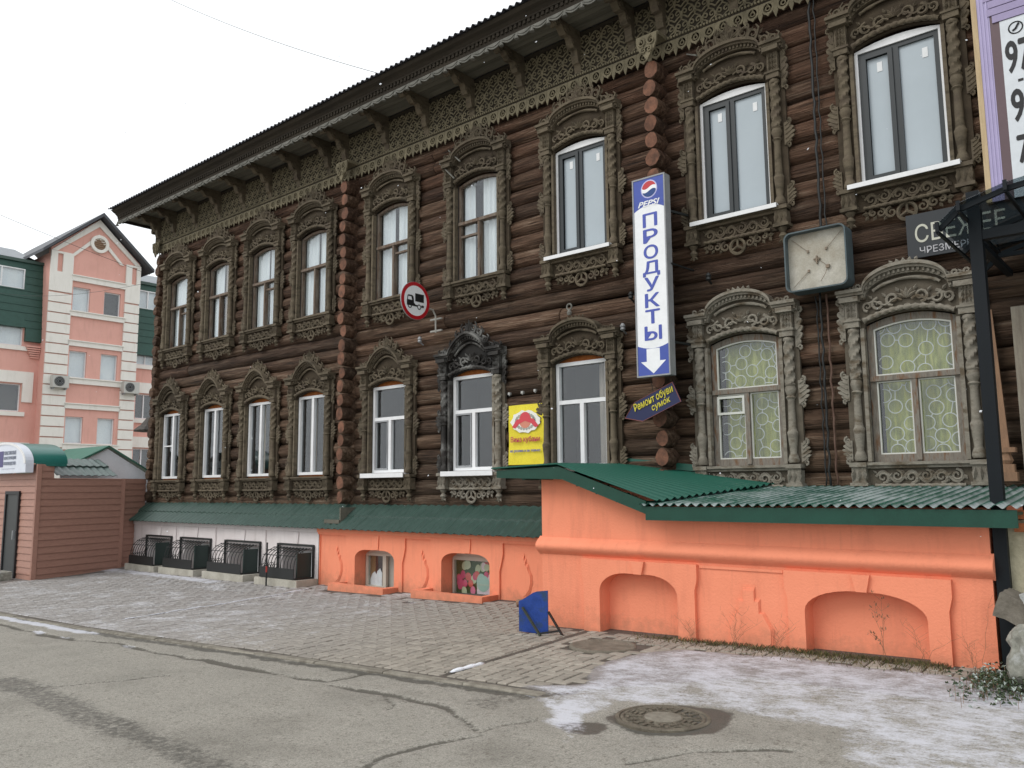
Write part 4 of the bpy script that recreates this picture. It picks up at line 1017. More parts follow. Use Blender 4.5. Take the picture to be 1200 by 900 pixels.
# ---- round traffic sign on a bent arm
ts = thing("traffic_sign", (-10.2, -.57, 2.86), "round red rimmed no-trucks sign on a bent wall bracket", "traffic sign")
X = -10.2; c = (-.57, 3.19)
def TX(x, y, z): return (X+.0+y*-1, c[0]-.0+x*-1*-1, c[1]+z)     # x -> +Y, facing +X
def TS(x, y, z): return (X-y, c[0]+x, c[1]+z)
mb = MB(); mb.plate([(.33*math.cos(2*PI*i/36), .33*math.sin(2*PI*i/36)) for i in range(36)], (), 0., .02, TS); mb.build("plate", M['steel'], ts)
mb = MB(); mb.plate([(.325*math.cos(2*PI*i/36), .325*math.sin(2*PI*i/36)) for i in range(36)], [[(.262*math.cos(2*PI*i/36), .262*math.sin(2*PI*i/36)) for i in range(36)]], -.004, -.001, TS); mb.build("red_rim", flat("sign_red", (.45, .012, .02), .35), ts)
mb = MB(); mb.plate([(.262*math.cos(2*PI*i/36), .262*math.sin(2*PI*i/36)) for i in range(36)], (), -.0035, -.0012, TS); fc = mb.build("white_field", M['acryl'], ts)
mb = MB(); y0, y1 = -.0065, -.0038
mb.plate([(-.01, -.01), (.19, -.01), (.19, .13), (-.01, .13)], (), y0, y1, TS)
mb.plate([(-.2, -.1), (-.2, -.02), (-.185, .07), (-.165, .085), (-.08, .085), (-.05, .06), (-.04, .0), (-.04, -.04), (.0, -.07), (.04, -.07), (.04, -.1)], [[(-.18, .0), (-.17, .06), (-.1, .06), (-.08, .0)]], y0, y1, TS)
mb.plate([(.12, -.1), (.19, -.1), (.19, -.06), (.14, -.06)], (), y0, y1, TS)
for wx in (-.135, .08): mb.plate([(wx+.046*math.cos(2*PI*i/16), -.1+.046*math.sin(2*PI*i/16)) for i in range(16)], [[(wx+.03*math.cos(2*PI*i/16), -.1+.03*math.sin(2*PI*i/16)) for i in range(16)]], y0-.001, y0-.0002, TS)
mb.build("truck_symbol", M['black'], fc)
mb = MB(); mb.tube([(X-.03, -.57, 3.1), (X-.03, -.3, 3.12), (X-.02, -.14, 3.1), (X, -.09, 3.0), (X, -.085, 2.7)], .016, 7); mb.box(X-.14, X+.14, -.09, -.06, 2.93, 2.96); mb.box(X-.14, X+.14, -.09, -.06, 2.72, 2.75); mb.bar((X-.025, -.57, 3.0), (X-.025, -.57, 3.4), .03)
mb.build("wall_bracket", flat("galvanised", (.3, .29, .26)), ts)
# ---- square dish-like light box on the wall
lb = thing("light_box", (-3.45, -.25, 2.32), "square pale box with rounded blue-grey rim and rusty bracket on the log wall", "light box")
def rsq(cx, cz, h, r, n=5):
    P = []
    for k, (sx, sz) in enumerate(((1, -1), (1, 1), (-1, 1), (-1, -1))):
        a0 = -PI/2+k*PI/2
        for i in range(n+1): a = a0+PI/2*i/n; P.append((cx+sx*(h-r)+r*math.cos(a), cz+sz*(h-r)+r*math.sin(a)))
    return P
O = rsq(-3.45, 2.69, .37, .08); I = rsq(-3.45, 2.69, .353, .07)
mb = MB(); mb.plate(O, [I], -.38, -.14); mb.build("rim", pm("blue_grey_plastic", (.085, .115, .125), (.06, .08, .088), scale=5, rough=.5), lb)
mb = MB(); mb.plate(I, (), -.28, -.26); mb.build("panel", pm("stained_white_panel", (.5, .48, .42), (.4, .38, .32), scale=3, rough=.6, c3=(.33, .3, .24)), lb)
mb = MB(); mb.box(-3.48, -3.43, -.3, -.281, 2.675, 2.715); mb.box(-3.462, -3.448, -.31, -.281, 2.64, 2.74); mb.box(-3.495, -3.415, -.305, -.282, 2.695, 2.707)
for dx, dz in ((-1, 1), (1, 1), (-1, -1)): mb.tube([(-3.45+dx*.11, -.29, 2.69+dz*.12), (-3.45+dx*.3, -.3, 2.69+dz*.3)], .003, 4); mb.box(-3.45+dx*.11-.012, -3.45+dx*.11+.012, -.3, -.281, 2.69+dz*.12-.015, 2.69+dz*.12+.015)
mb.tube([(-3.42, -.3, 2.68), (-3.36, -.31, 2.62), (-3.33, -.3, 2.58), (-3.36, -.31, 2.5), (-3.42, -.3, 2.42)], .0035, 4); mb.box(-3.35, -3.31, -.31, -.281, 2.57, 2.61)
mb.build("rusty_fittings", pm("rusty_iron", (.2, .17, .13), (.26, .2, .15), scale=20, rough=.9), lb)
mb = MB(); mb.box(-3.5, -3.4, -.26, .0, 2.6, 2.78); mb.build("wall_mount", M['iron'], lb)
# ================================================================= right edge: dark sign, billboard, canopy
bs = thing("wall_sign", (-2.1, -.1, 2.55), "dark grey wall sign with pale letters partly behind the steel canopy", "sign")
mb = MB(); mb.box(-2.49, -.6, -.1, -.06, 2.55, 3.06); mb.build("board", flat("dark_grey_board", (.022, .026, .03), .35), bs)
mb = MB(); put_text(mb, "СВЕЖЕЕ", -2.4, -1.5, 2.72, 2.93, -.102, bold=.006); mb.build("lettering", flat("cream_letters", (.5, .5, .42)), bs)
mb = MB(); put_text(mb, "ЧРЕЗМЕРНО", -2.36, -1.74, 2.585, 2.665, -.102, bold=.004); mb.build("lettering", flat("grey_letters", (.45, .45, .47)), bs)
bb = thing("billboard", (-.9, -.15, 3.05), "large printed billboard with lilac column and black phone digits at the wall", "billboard")
mb = MB(); mb.box(-1.6, .8, -.16, -.1, 3.0, 7.0); bp = mb.build("panel", flat("mauve_print", (.12, .075, .085), .4), bb)
mb = MB(); mb.box(-1.655, -1.601, -.17, -.02, 3.0, 7.0); mb.build("timber_edge", pm("pale_batten", (.55, .43, .27), (.45, .34, .2), scale=5, stretch=(6, 6, .5), rough=.8), bb)
mb = MB(); mb.box(-1.6, -1.485, -.164, -.1605, 3.0, 7.0)
for k in range(3): mb.box(-1.585+k*.035, -1.57+k*.035, -.172, -.1645, 3.0, 7.0)
mb.build("lilac_strip", flat("lilac_print", (.42, .37, .58), .4), bp)
mb = MB(); mb.plate([(-1.395, 3.0), (.4, 3.0), (.4, 4.98), (-1.395, 4.98)], (), -.1645, -.1606); sh_ = mb.build("white_field", flat("pale_print", (.66, .7, .74), .4), bp)
mb = MB()
for k in range(5): mb.box(-1.46-.03*(k % 2)-.015*k, .45, -.176, -.1606, 4.985+k*.09, 5.065+k*.09)
mb.build("column_capital", flat("lilac_shade", (.33, .28, .46), .4), bp)
mb = MB()
for q_, xa, xb, za, zb in (("97", -1.36, -1.13, 4.37, 4.72), ("92", -1.345, -1.11, 3.82, 4.17), ("78", -1.325, -1.1, 3.36, 3.66)):
    mb = MB(); put_text(mb, q_, xa, xb, za, zb, -.167, bold=.03); mb.build("digits", M['black'], sh_)
for xa, za in ((-1.27, 4.25), (-1.25, 3.72)): mb = MB(); mb.box(xa, xa+.05, -.167, -.1655, za, za+.03); mb.build("dash", M['black'], sh_)
mb = MB(); mb.tube([(-1.25+.065*math.cos(2*PI*i/16), -.167, 4.86+.065*math.sin(2*PI*i/16)) for i in range(16)], .007, 4, closed=True); mb.tube([(-1.28, -.167, 4.83), (-1.25, -.167, 4.85), (-1.22, -.167, 4.9)], .012, 5); mb.build("phone_symbol", M['black'], sh_)
# black steel gabled canopy on a square post
cn = thing("entrance_canopy", (-1.5, -1.7, -1.6), "black steel gabled entrance canopy on a square post at the house wall", "canopy")
st = flat("black_blue_steel", (.007, .01, .013), .5, .2)
mb = MB(); mb.box(-1.555, -1.45, -1.74, -1.635, gz(-1.5, -1.7)-.05, 2.66); mb.build("post", st, cn)
mb = MB(); mb.box(1.15, 1.25, -1.74, -1.635, gz(1.2, -1.7)-.05, 2.66); mb.build("post", st, cn)
mb = MB(); mb.box(-1.32, -1.24, -.2, -.12, -.2, 2.2); mb.build("post", st, cn)
def zr(x): return 2.28+.34*(1-((x+.1)/1.64)**2)**.5 if abs(x+.1) < 1.64 else 2.28
xs_ = [-1.74, -1.56, -1.19, -.65, -.1, .45, .99, 1.36, 1.54]
for yy in (-2.0, -1.05, -.12):
    mb = MB()
    for a, b in zip(xs_, xs_[1:]): mb.bar((a, yy, zr(a)), (b, yy, zr(b)), .03, .045)
    mb.build("rafter", st, cn)
for x in xs_:
    mb = MB(); mb.bar((x, -2.06, zr(x)-.03), (x, -.1, zr(x)-.03), .025); mb.bar((x, -2.06, zr(x)-.03), (x, -2.06, zr(x)+.06), .03); mb.build("purlin", st, cn)
mb = MB(); mb.box(-1.449, 1.149, -1.73, -1.65, 2.2, 2.29); mb.box(-1.449, 1.149, -1.02, -.98, 2.18, 2.22); mb.bar((-1.5, -1.62, 2.2), (-1.5, -.15, 2.2), .06); mb.build("tie_beam", st, cn)
mb = MB()
for a, b in zip(xs_, xs_[1:]):
    mb.add([(a, -2.07, zr(a)+.035), (b, -2.07, zr(b)+.035), (b, -.1, zr(b)+.035), (a, -.1, zr(a)+.035), (a, -2.07, zr(a)+.041), (b, -2.07, zr(b)+.041), (b, -.1, zr(b)+.041), (a, -.1, zr(a)+.041)], [(0, 1, 2, 3), (7, 6, 5, 4), (0, 4, 5, 1)])
mb.build("roof_sheet", glass_mat("smoked_sheet", (.55, .6, .62)), cn)
mb = MB(); mb.bar((-1.64, -.09, 2.58), (.6, -.09, 2.66), .012, .035); tag(mb.build("batten", pm("fresh_batten", (.5, .4, .25), (.42, .33, .2), scale=6), org=(-.5, -.09, 2.6)), "thin pale timber batten on the logs under the canopy", "batten")
# timbers leaning by the wall
pw = pm("raw_planed_timber", (.27, .16, .095), (.2, .12, .075), scale=5, stretch=(5, 5, .6), rough=.8, bump=.2)
pl = thing("leaning_casing", (-1.6, -.2, .02), "loose carved reddish casing piece leaning against logs behind the black post", "casing piece")
mb = MB(); mb.bar((-1.64, -.3, .04), (-1.75, -.08, 1.85), .09, .03, (0, 1, 0)); mb.build("shaft", pw, pl)
mb = MB(); mb.box(-1.74, -1.55, -.38, -.26, .03, .12); mb.box(-1.73, -1.57, -.37, -.27, .12, .2); mb.box(-1.75, -1.55, -.375, -.255, .32, .37); mb.lathe([(.05, .2), (.07, .24), (.05, .3), (.06, .33)], (-1.65, -.31, 0), 8); mb.build("base_block", pw, pl)
mb = MB(); mb.bar((-1.7, -.27, .2), (-1.78, -.12, 1.45), .035, .025, (0, 1, 0)); mb.build("moulding", pw, pl)
gp_ = pm("grey_timber", (.2, .17, .135), (.28, .25, .2), scale=5, stretch=(5, 5, .6), rough=.85, bump=.3)
for k, (x, h) in enumerate(((-1.5, 1.82), (-1.36, 1.9), (-1.22, 1.85))):
    mb = MB(); mb.box(x, x+.13, -.28-.01*k, -.25-.01*k, -.1, h)
    tag(mb.build("timber_board", gp_, org=(x+.06, -.26, -.1)), ["upright grey board nearest the black canopy post", "upright grey board between two other boards under the canopy", "upright grey board farthest under the canopy from its corner post"][k], "board")
# cables down the wall
def cable(name, path, r, mat, label):
    mb = MB(); mb.tube(path, r, 7); ob = mb.build(name, mat, org=path[-1], smooth=True); return tag(ob, label, "cable", "cables on the log wall")
def wig(x, y, z0, z1, n=26, a=.006, s=0.): return [(x+a*math.sin(i*1.7+s), y+.02*math.sin((z0+(z1-z0)*i/n)*24), z0+(z1-z0)*i/n) for i in range(n+1)]
cable("cable", wig(-3.46, -.075, 6.2, 3.06), .016, M['iron'], "thick black cable running down the logs onto the square light box")
cable("cable", wig(-3.4, -.07, 6.2, 3.06, s=2.), .009, M['iron'], "thin black cable beside the thick one above the light box")
cable("cable", wig(-3.52, -.075, 2.34, .0, s=1), .014, M['iron'], "thick black cable below the square light box")
cable("cable", wig(-3.44, -.07, 2.3, .0, s=3), .013, pm("brown_pipe", (.09, .05, .035), (.13, .08, .06), scale=6), "brown pipe below the square light box")
cable("cable", wig(-3.57, -.065, 2.3, .0, s=4), .009, M['iron'], "thin black cable left of the thick one below the light box")
# small fittings on the logs
def fitting(x, z, label, kind):
    mb = MB()
    if kind == 's': mb.box(x-.02, x+.02, -.06, -.02, z-.02, z+.02); mb.lathe([(.012, z-.035), (.01, z-.02)], (x, -.04, 0), 8); m_ = M['clip']
    elif kind == 'h':
        mb.tube([(x+.045*math.cos(a), -.075, z+.03+.045*math.sin(a)) for a in [2*PI*i/12 for i in range(12)]], .014, 6, closed=True); mb.lathe([(.03, z-.1), (.04, z-.06), (.02, z-.02)], (x, -.075, 0), 8); m_ = M['swag']
    else:
        mb.lathe([(.015, z-.05), (.04, z-.03), (.03, z), (.042, z+.02), (.02, z+.06)], (x, -.09, 0), 8); mb.bar((x, -.09, z-.04), (x, -.0, z-.08), .02); m_ = M['steel'] if kind == 'i' else M['iron']
    tag(mb.build("wall_fitting", m_, org=(x, -.05, z)), label, "fitting", "small fittings on the log wall")
fitting(-8.28, 1.5, "white clip above the yellow banner, the middle one of three", 's'); fitting(-8.02, 1.51, "white clip above the yellow banner, beside the bare white window", 's'); fitting(-8.55, 1.5, "white clip above the yellow banner, beside the charred window casing", 's')
fitting(-7.31, 2.7, "grey iron ring hook on the logs above the bare white window", 'h')
fitting(-6.35, 2.28, "pale porcelain insulator on logs left of the tall sign", 'i'); fitting(-6.2, 2.72, "black bracket on logs left of the tall sign", 'k')
fitting(-4.98, 2.78, "black insulator on logs right of the tall sign", 'k'); fitting(-10.6, 2.62, "pale insulator on logs below the no-trucks sign", 'i'); fitting(-3.3, 2.02, "white porcelain insulator beside the cables under the light box", 's')
for a, b, l in (((-10.1, -.1, 5.75), (-9.62, -.22, 5.32), "pale thin rod sticking out under the eave lace above the vented upper window"), ((-9.9, -.08, 5.95), (-9.5, -.2, 5.6), "second pale thin rod under the eave lace"), ((-5.2, -.05, 6.05), (-4.95, -.25, 5.86), "pale thin rod under the eave lace right of the tall sign")):
    mb = MB(); mb.bar(a, b, .018); tag(mb.build("wall_rod", M['swag'], org=b), l, "rod")
# hood on the far corner
hd = thing("lamp_hood", (-20.95, .5, 1.6), "small dark shingled hood on a bracket at the far corner of the log house", "hood")
mb = MB(); mb.lathe([(.42, 1.56), (.43, 1.59), (.3, 1.7), (.27, 1.71), (.12, 1.9), (.06, 1.95)], (-21.45, .35, 0), 8); mb.build("hood_cover", pm("old_shingle", (.05, .045, .04), (.09, .08, .07), scale=8), hd)
mb = MB(); mb.bar((-21.45, .35, 1.6), (-20.7, .35, 1.25), .03); mb.bar((-21.45, .35, 1.5), (-20.7, .35, 1.6), .03); mb.build("bracket", M['iron'], hd)
def wire(pts, label, sag=.15):
    P = []; a, b = Vector(pts[0]), Vector(pts[1])
    for i in range(21): t = i/20; p = a.lerp(b, t); p.z -= sag*4*t*(1-t); P.append(p)
    mb = MB(); mb.tube(P, .005, 5); tag(mb.build("overhead_wire", M['iron'], org=tuple(pts[0]), smooth=True), label, "wire")
wire([(-10.7, -1.02, 7.3), (-18.0, -1.6, 11.6)], "thin wire from the eave rising into the white sky", .12)
wire([(-20.6, -.25, 5.55), (-26.0, -6.0, 8.9)], "thin wire from the house corner across the pink gable", .1)
wire([(-20.6, -.25, 5.35), (-40.5, 2.0, 8.8)], "thin dark wire from the house corner to the green mansard", .3)

# ================================================================= blue folding board
bd = thing("folding_board", (-6.3, -2.3, gz(-6.3, -2.3)), "small worn blue sheet-metal board on black legs by the orange annex corner", "board")
zg = gz(-6.3, -2.3)
A_ = Vector((-6.44, -2.36, zg)); B_ = Vector((-6.1, -2.24, zg)); d_ = (B_-A_)
def TB(x, y, z): p = A_+d_*x; return (p.x-y*.33, p.y+y*.94, p.z+z)
mb = MB(); mb.plate([(0, .02), (1, .0), (1, .5), (.62, .485), (.5, .47), (.15, .39), (0, .37)], (), 0., .02, TB)
mb.build("panel", pm("worn_blue_paint", (.012, .045, .22), (.02, .06, .28), scale=6, rough=.5, c3=(.03, .06, .13), bump=.2), bd)
mb = MB(); mb.bar(TB(.15, -.02, .3), TB(.85, -.12, .005), .03, .02); mb.build("leg", pm("green_grey_bar", (.06, .07, .05), (.04, .045, .035), scale=8), bd)
mb = MB(); mb.bar(TB(1.02, .0, .26), TB(1.55, -.06, .005), .025, .02); mb.build("leg", M['iron'], bd)
mb = MB(); mb.bar(TB(.84, -.12, .03), TB(1.42, -.05, .06), .02); mb.build("cross_bar", M['iron'], bd)
mb = MB(); mb.tube([TB(-.12, .06, .33), TB(.2, .07, .35)], .045, 10); mb.build("wooden_roller", pm("roller_wood", (.28, .16, .1), (.22, .12, .07), scale=6), bd)
mb = MB(); c = (-13.78, -1.0); z = gz(*c); mb.lathe([(.016, z-.05), (.016, z+.25)], (*c, 0), 8); mb.mat(1); mb.lathe([(.0165, z+.251), (.0165, z+.36)], (*c, 0), 8); mb.mat(0); mb.lathe([(.016, z+.361), (.016, z+.8)], (*c, 0), 8)
tag(mb.build("marker_post", [M['iron'], flat("post_red", (.4, .04, .03))], org=(*c, z)), "thin dark post with a red band in front of the iron cages", "post")

# ================================================================= ground
def kerb_y(X): return -4.4+.067*(X+4.43) if X < -4.43 else min(-3.05, -4.4+1.1*(X+4.43))
SNOW = [(-5.07, -4.5), (-4.5, -4.54), (-4.05, -4.95), (-3.7, -5.5), (-3.4, -5.6), (-3.45, -5.17), (-3.6, -4.85), (-3.62, -4.4), (-2.85, -4.19), (-2.19, -4.31), (-1.9, -4.74), (-1.4, -5.4), (2, -6.5), (2, -2.2), (-1.27, -2.4), (-1.85, -2.08), (-2.29, -2.0), (-3.54, -2.06), (-4.45, -2.2), (-4.8, -3.01), (-4.55, -4.0)]
TONGUE = [(-5.1, -4.5), (-4.4, -4.5), (-3.65, -4.55), (-3.7, -4.9), (-3.62, -5.1), (-3.45, -5.45), (-3.6, -5.55), (-3.95, -5.1), (-4.2, -4.8), (-4.6, -4.66)]
CR = [[(-16, -5.55), (-13.73, -5.47), (-11.64, -5.39), (-10.52, -5.2), (-9.19, -5.21), (-7.59, -5.13), (-6.52, -5.09)], [(-6.52, -5.09), (-6.48, -4.82), (-6.48, -4.61)], [(-8.90, -7.02), (-8.41, -6.29), (-8.16, -5.78)],
      [(-6.37, -5.16), (-5.67, -5.10), (-5.00, -5.08), (-4.54, -5.26), (-4.31, -5.44), (-4.13, -5.52)], [(-4.13, -5.52), (-4.14, -5.27), (-4.05, -5.05)], [(-4.07, -5.58), (-4.26, -5.93), (-4.27, -6.23), (-4.18, -6.8)], [(-5.67, -5.1), (-5.3, -5.3), (-5.2, -5.45)], [(-2.2, -4.75), (-2.5, -4.85), (-2.75, -5.1), (-2.9, -5.5)]]
CW = [.05, .03, .025, .04, .032, .035, .015, .02]
def inpoly(x, y, P):
    c = False; j = len(P)-1
    for i in range(len(P)):
        if (P[i][1] > y) != (P[j][1] > y) and x < (P[j][0]-P[i][0])*(y-P[i][1])/(P[j][1]-P[i][1])+P[i][0]: c = not c
        j = i
    return c
def dseg(x, y, a, b):
    dx, dy = b[0]-a[0], b[1]-a[1]; t = max(0, min(1, ((x-a[0])*dx+(y-a[1])*dy)/(dx*dx+dy*dy)))
    return math.hypot(x-a[0]-t*dx, y-a[1]-t*dy)
def dpoly(x, y, P):
    d = min(dseg(x, y, P[i-1], P[i]) for i in range(len(P))); return d if inpoly(x, y, P) else -d
def sm(a, b, t): t = max(0, min(1, (t-a)/(b-a))); return t*t*(3-2*t)
def nz3(x, y, f, s): return noise.noise((x*f, y*f, s))
MAN = (-3.24, -4.54)
def masks(x, y):
    snow = wet = 0.; crack = .3
    w1 = nz3(x, y, 1.3, 3.)*.18; x2, y2 = x+w1, y+nz3(x, y, 1.4, 8.)*.18
    if -5.6 < x < 2.2 and -6.6 < y < -1.8:
        snow = .62*sm(-.12, .28, dpoly(x2, y2, SNOW)); snow = max(snow, .78*sm(-.1, .2, dpoly(x2+.07*nz3(x, y, 5, 2.), y2+.07*nz3(x, y, 5, 6.), TONGUE)))
    if x > -1.2: snow = max(snow, .5)
    if x < -7.5:
        e = -.95+.06*nz3(x, y, 1, 1.)
        snow = max(snow, .72*sm(-.55, -.05, -abs(y-(e-.15)))*(1 if x < -8.4 else 0)*(.75+.5*nz3(x, y, .7, 4.)))
        k = kerb_y(x)
        if x < -10.2: snow = max(snow, .8*sm(-.2, -.02, -abs(y-k+.14+.07*nz3(x, y, 1.5, 2.)+.05*nz3(x, y, 6, 2.)))*sm(-10.2, -12.2, x))
        snow = max(snow, .75*sm(-.07, -.015, -dseg(x2*.3+x*.7, y, (-12.4, -4.3), (-12.67, -.87))))
        if y > k: snow = max(snow, .33+.1*nz3(x, y, .5, 6.))
    elif y > kerb_y(x) and x < -6.4 and y > -2.4: snow = max(snow, .3*sm(-2.4, -1.5, y))
    for P, w in zip(CR, CW):
        if min(p[0] for p in P)-.3 < x < max(p[0] for p in P)+.3 and min(p[1] for p in P)-.3 < y < max(p[1] for p in P)+.3:
            d = min(dseg(x+.07*nz3(x, y, 2.3, 1.), y+.08*nz3(x, y, 2.6, 5.), P[i-1], P[i]) for i in range(1, len(P)))
            ww = w*(.75+.9*nz3(x, y, 1.6, 9.)); crack = min(crack, d-ww)
    if crack < .02 and x < -7: snow = max(snow, .62*sm(-.1, .3, nz3(x, y, 2.2, 12.))*sm(-7, -10, x))
    d = math.hypot((x-MAN[0]-.08)*1., (y-MAN[1]+.02)); wet = max(wet, 1-sm(.34, .5, d+.16*nz3(x, y, 2.2, 3.)))
    wet = max(wet, 1-sm(.12, .28, math.hypot(x+3.6, (y+5.02)*1.2)+.1*nz3(x, y, 4, 3.)))
    if d < .42: snow = 0
    dk = y-kerb_y(x)
    if x < -4.2: wet = max(wet, .75*sm(-.13, -.03, -abs(dk+.11+.05*nz3(x, y, 1.5, 2.))+.06*nz3(x, y, 5, 21.)))
    if -6.2 < x < -3.8 and -5 < y < -4.3: wet = max(wet, .5*sm(.0, .35, nz3(x, y, 1.6, 33.)))
    # tyre band
    t = abs(y+6.98+.05*(x+6)); wet = max(wet, .6*sm(-.36, -.05, -t+.12*nz3(x, y, 1.2, 44.))*(x > -9.5))
    return snow, wet, crack
def axis(lo, hi, st, far):
    a = [lo+st*i for i in range(int((hi-lo)/st)+1)]; q = st; x = lo
    while x > -far: q *= 1.5; x -= q; a.insert(0, x)
    q = st; x = a[-1]
    while x < far: q *= 1.5; x += q; a.append(x)
    return a
xs = axis(-15.2, .6, .034, 700); ys = axis(-8.3, -.5, .034, 700)
vs = []; A1 = []; A2 = []; A3 = []; A4 = []; A5 = []
for y in ys:
    for x in xs:
        dense = -15.3 < x < .7 and -8.4 < y < -.4
        s = w = 0.; c = .3; z = gz(x, y)
        far_ = max(0, abs(x+8)-14, abs(y+5)-9); z -= .002*min(far_, 40)
        if dense:
            s, w, c = masks(x, y); z += .008*nz3(x, y, .9, 2.)-.014*sm(.03, -.02, c)-.004*w
        elif -30 < x <= -15: s = .33 if y > kerb_y(x) else 0.; s = max(s, .7*sm(-.5, -.05, -abs(y+1.15)))
        pav = 1. if (y > kerb_y(x) and x < -1.2 and y < 0 and x > -26) else 0.
        if pav and -19.7 < x and y < -.3:
            if x > -19.6 and s < (.42 if x > -6.4 else .6): z -= .009              # bedding below the pavers
            else: z += .004
        elif not pav: z -= .02 if dense and x < -4.43 else 0
        vs.append((x, y, z)); A1.append(s); A2.append(w); A5.append(c); A3.append(pav); A4.append(1. if (pav and x > -19.6 and s < (.42 if x > -6.4 else .6)) else 0.)
k = len(xs); fs = [(j*k+i, j*k+i+1, (j+1)*k+i+1, (j+1)*k+i) for j in range(len(ys)-1) for i in range(k-1)]
me = bpy.data.meshes.new("ground"); me.from_pydata(vs, [], fs); me.polygons.foreach_set("use_smooth", [True]*len(fs))
for nm, arr in (("snow", A1), ("wet", A2), ("pav", A3), ("bed", A4), ("crackd", A5)):
    at = me.attributes.new(nm, 'FLOAT', 'POINT'); at.data.foreach_set("value", arr)
def snow_mix(t, base, snow, v):
    n1 = noise_n(t, v, 3.0, 8, .75); vm = N(t, "ShaderNodeMapping"); vm.inputs["Scale"].default_value = (.45, 1.5, 1); vm.inputs["Rotation"].default_value = (0, 0, -.5); t.links.new(v, vm.inputs[0]); n2 = noise_n(t, vm.outputs[0], 16, 6, .7)
    mx_ = N(t, "ShaderNodeMath", operation='MULTIPLY_ADD'); t.links.new(n2.outputs[0], mx_.inputs[0]); mx_.inputs[1].default_value = .55; t.links.new(n1.outputs[0], mx_.inputs[2])
    n9 = noise_n(t, v, 55, 4, .7); m9 = N(t, 'ShaderNodeMath', operation='MULTIPLY_ADD'); t.links.new(n9.outputs[0], m9.inputs[0]); m9.inputs[1].default_value = .45; t.links.new(mx_.outputs[0], m9.inputs[2]); mx_ = m9
    sb = N(t, "ShaderNodeMath", operation='MULTIPLY_ADD'); t.links.new(snow, sb.inputs[0]); sb.inputs[1].default_value = 1.1; t.links.new(mx_.outputs[0], sb.inputs[2])
    mr = N(t, "ShaderNodeMapRange", interpolation_type='SMOOTHSTEP'); t.links.new(sb.outputs[0], mr.inputs[0]); mr.inputs[1].default_value = 1.5; mr.inputs[2].default_value = 1.84; mr.inputs[4].default_value = .8
    return mixc(t, mr.outputs[0], base, (.63, .64, .7)), mr.outputs[0]
def ground_mat():
    m, t, b = nodes("street_ground"); v = coords(t, (1, 1, 1), world=True)
    def att(n): a = N(t, "ShaderNodeAttribute"); a.attribute_name = n; return a.outputs["Fac"]
    n1 = noise_n(t, v, .8, 6, .6); n2 = noise_n(t, v, 9, 6, .7); n3 = noise_n(t, v, 90, 4, .7)
    asp = ramp(t, n1.outputs[0], [(.3, (.205, .192, .165)), (.5, (.3, .282, .246)), (.7, (.24, .227, .197))])
    asp = mixc(t, .75, asp, ramp(t, n3.outputs[0], [(.3, .3), (.5, 1.), (.72, 1.6)]), 'MULTIPLY')
    asp = mixc(t, ramp(t, n2.outputs[0], [(.6, 0.), (.7, .55)]), asp, (.13, .115, .09))
    n5 = noise_n(t, v, 28, 5, .75); asp = mixc(t, ramp(t, n5.outputs[0], [(.55, 0.), (.64, .75)]), asp, (.12, .105, .085)); asp = mixc(t, ramp(t, n5.outputs[0], [(.3, .55), (.42, 0.)]), asp, (.44, .41, .35))
    side = ramp(t, n2.outputs[0], [(.3, (.22, .2, .195)), (.7, (.31, .29, .28))]); side = mixc(t, .4, side, ramp(t, n3.outputs[0], [(.3, .5), (.7, 1.4)]), 'MULTIPLY')
    bed = ramp(t, n2.outputs[0], [(.35, (.07, .06, .05)), (.7, (.13, .112, .095))])
    col = mixc(t, att("pav"), asp, side); col = mixc(t, att("bed"), col, bed)
    wf = N(t, "ShaderNodeMath", operation='MULTIPLY_ADD'); t.links.new(n2.outputs[0], wf.inputs[0]); wf.inputs[1].default_value = .0; t.links.new(att("wet"), wf.inputs[2])
    n6 = noise_n(t, v, 17, 6, .75); wf2 = N(t, 'ShaderNodeMath', operation='MULTIPLY_ADD'); t.links.new(n6.outputs[0], wf2.inputs[0]); wf2.inputs[1].default_value = 1.5; t.links.new(wf.outputs[0], wf2.inputs[2]); wf = wf2
    wr = N(t, "ShaderNodeMapRange", interpolation_type='SMOOTHSTEP'); t.links.new(wf.outputs[0], wr.inputs[0]); wr.inputs[1].default_value = 1.12; wr.inputs[2].default_value = 1.5; wr.inputs[4].default_value = .85
    col = mixc(t, wr.outputs[0], col, (.065, .06, .05))
    ca = N(t, "ShaderNodeMath", operation='MULTIPLY_ADD'); t.links.new(n6.outputs[0], ca.inputs[0]); ca.inputs[1].default_value = .11; t.links.new(att("crackd"), ca.inputs[2])
    cm = N(t, "ShaderNodeMapRange", interpolation_type='SMOOTHSTEP'); t.links.new(ca.outputs[0], cm.inputs[0]); cm.inputs[1].default_value = .066; cm.inputs[2].default_value = .042; cm.inputs[3].default_value = 0; cm.inputs[4].default_value = .85
    col = mixc(t, cm.outputs[0], col, (.075, .068, .055))
    col, sf = snow_mix(t, col, att("snow"), v)
    t.links.new(col, b.inputs["Base Color"]); b.inputs["Specular IOR Level"].default_value = .35
    rg = N(t, "ShaderNodeMapRange"); t.links.new(wr.outputs[0], rg.inputs[0]); rg.inputs[3].default_value = .85; rg.inputs[4].default_value = .55; t.links.new(rg.outputs[0], b.inputs["Roughness"])
    ad = N(t, "ShaderNodeMath", operation='ADD'); t.links.new(n3.outputs[0], ad.inputs[0]); t.links.new(n2.outputs[0], ad.inputs[1]); bumpn(t, b, ad.outputs[0], .5, .012)
    return m
me.materials.append(ground_mat())
gr = link(me, "ground", None, loc=None); tag(gr, kind="structure"); gr["label"] = "grey cracked asphalt street with patches of snow"
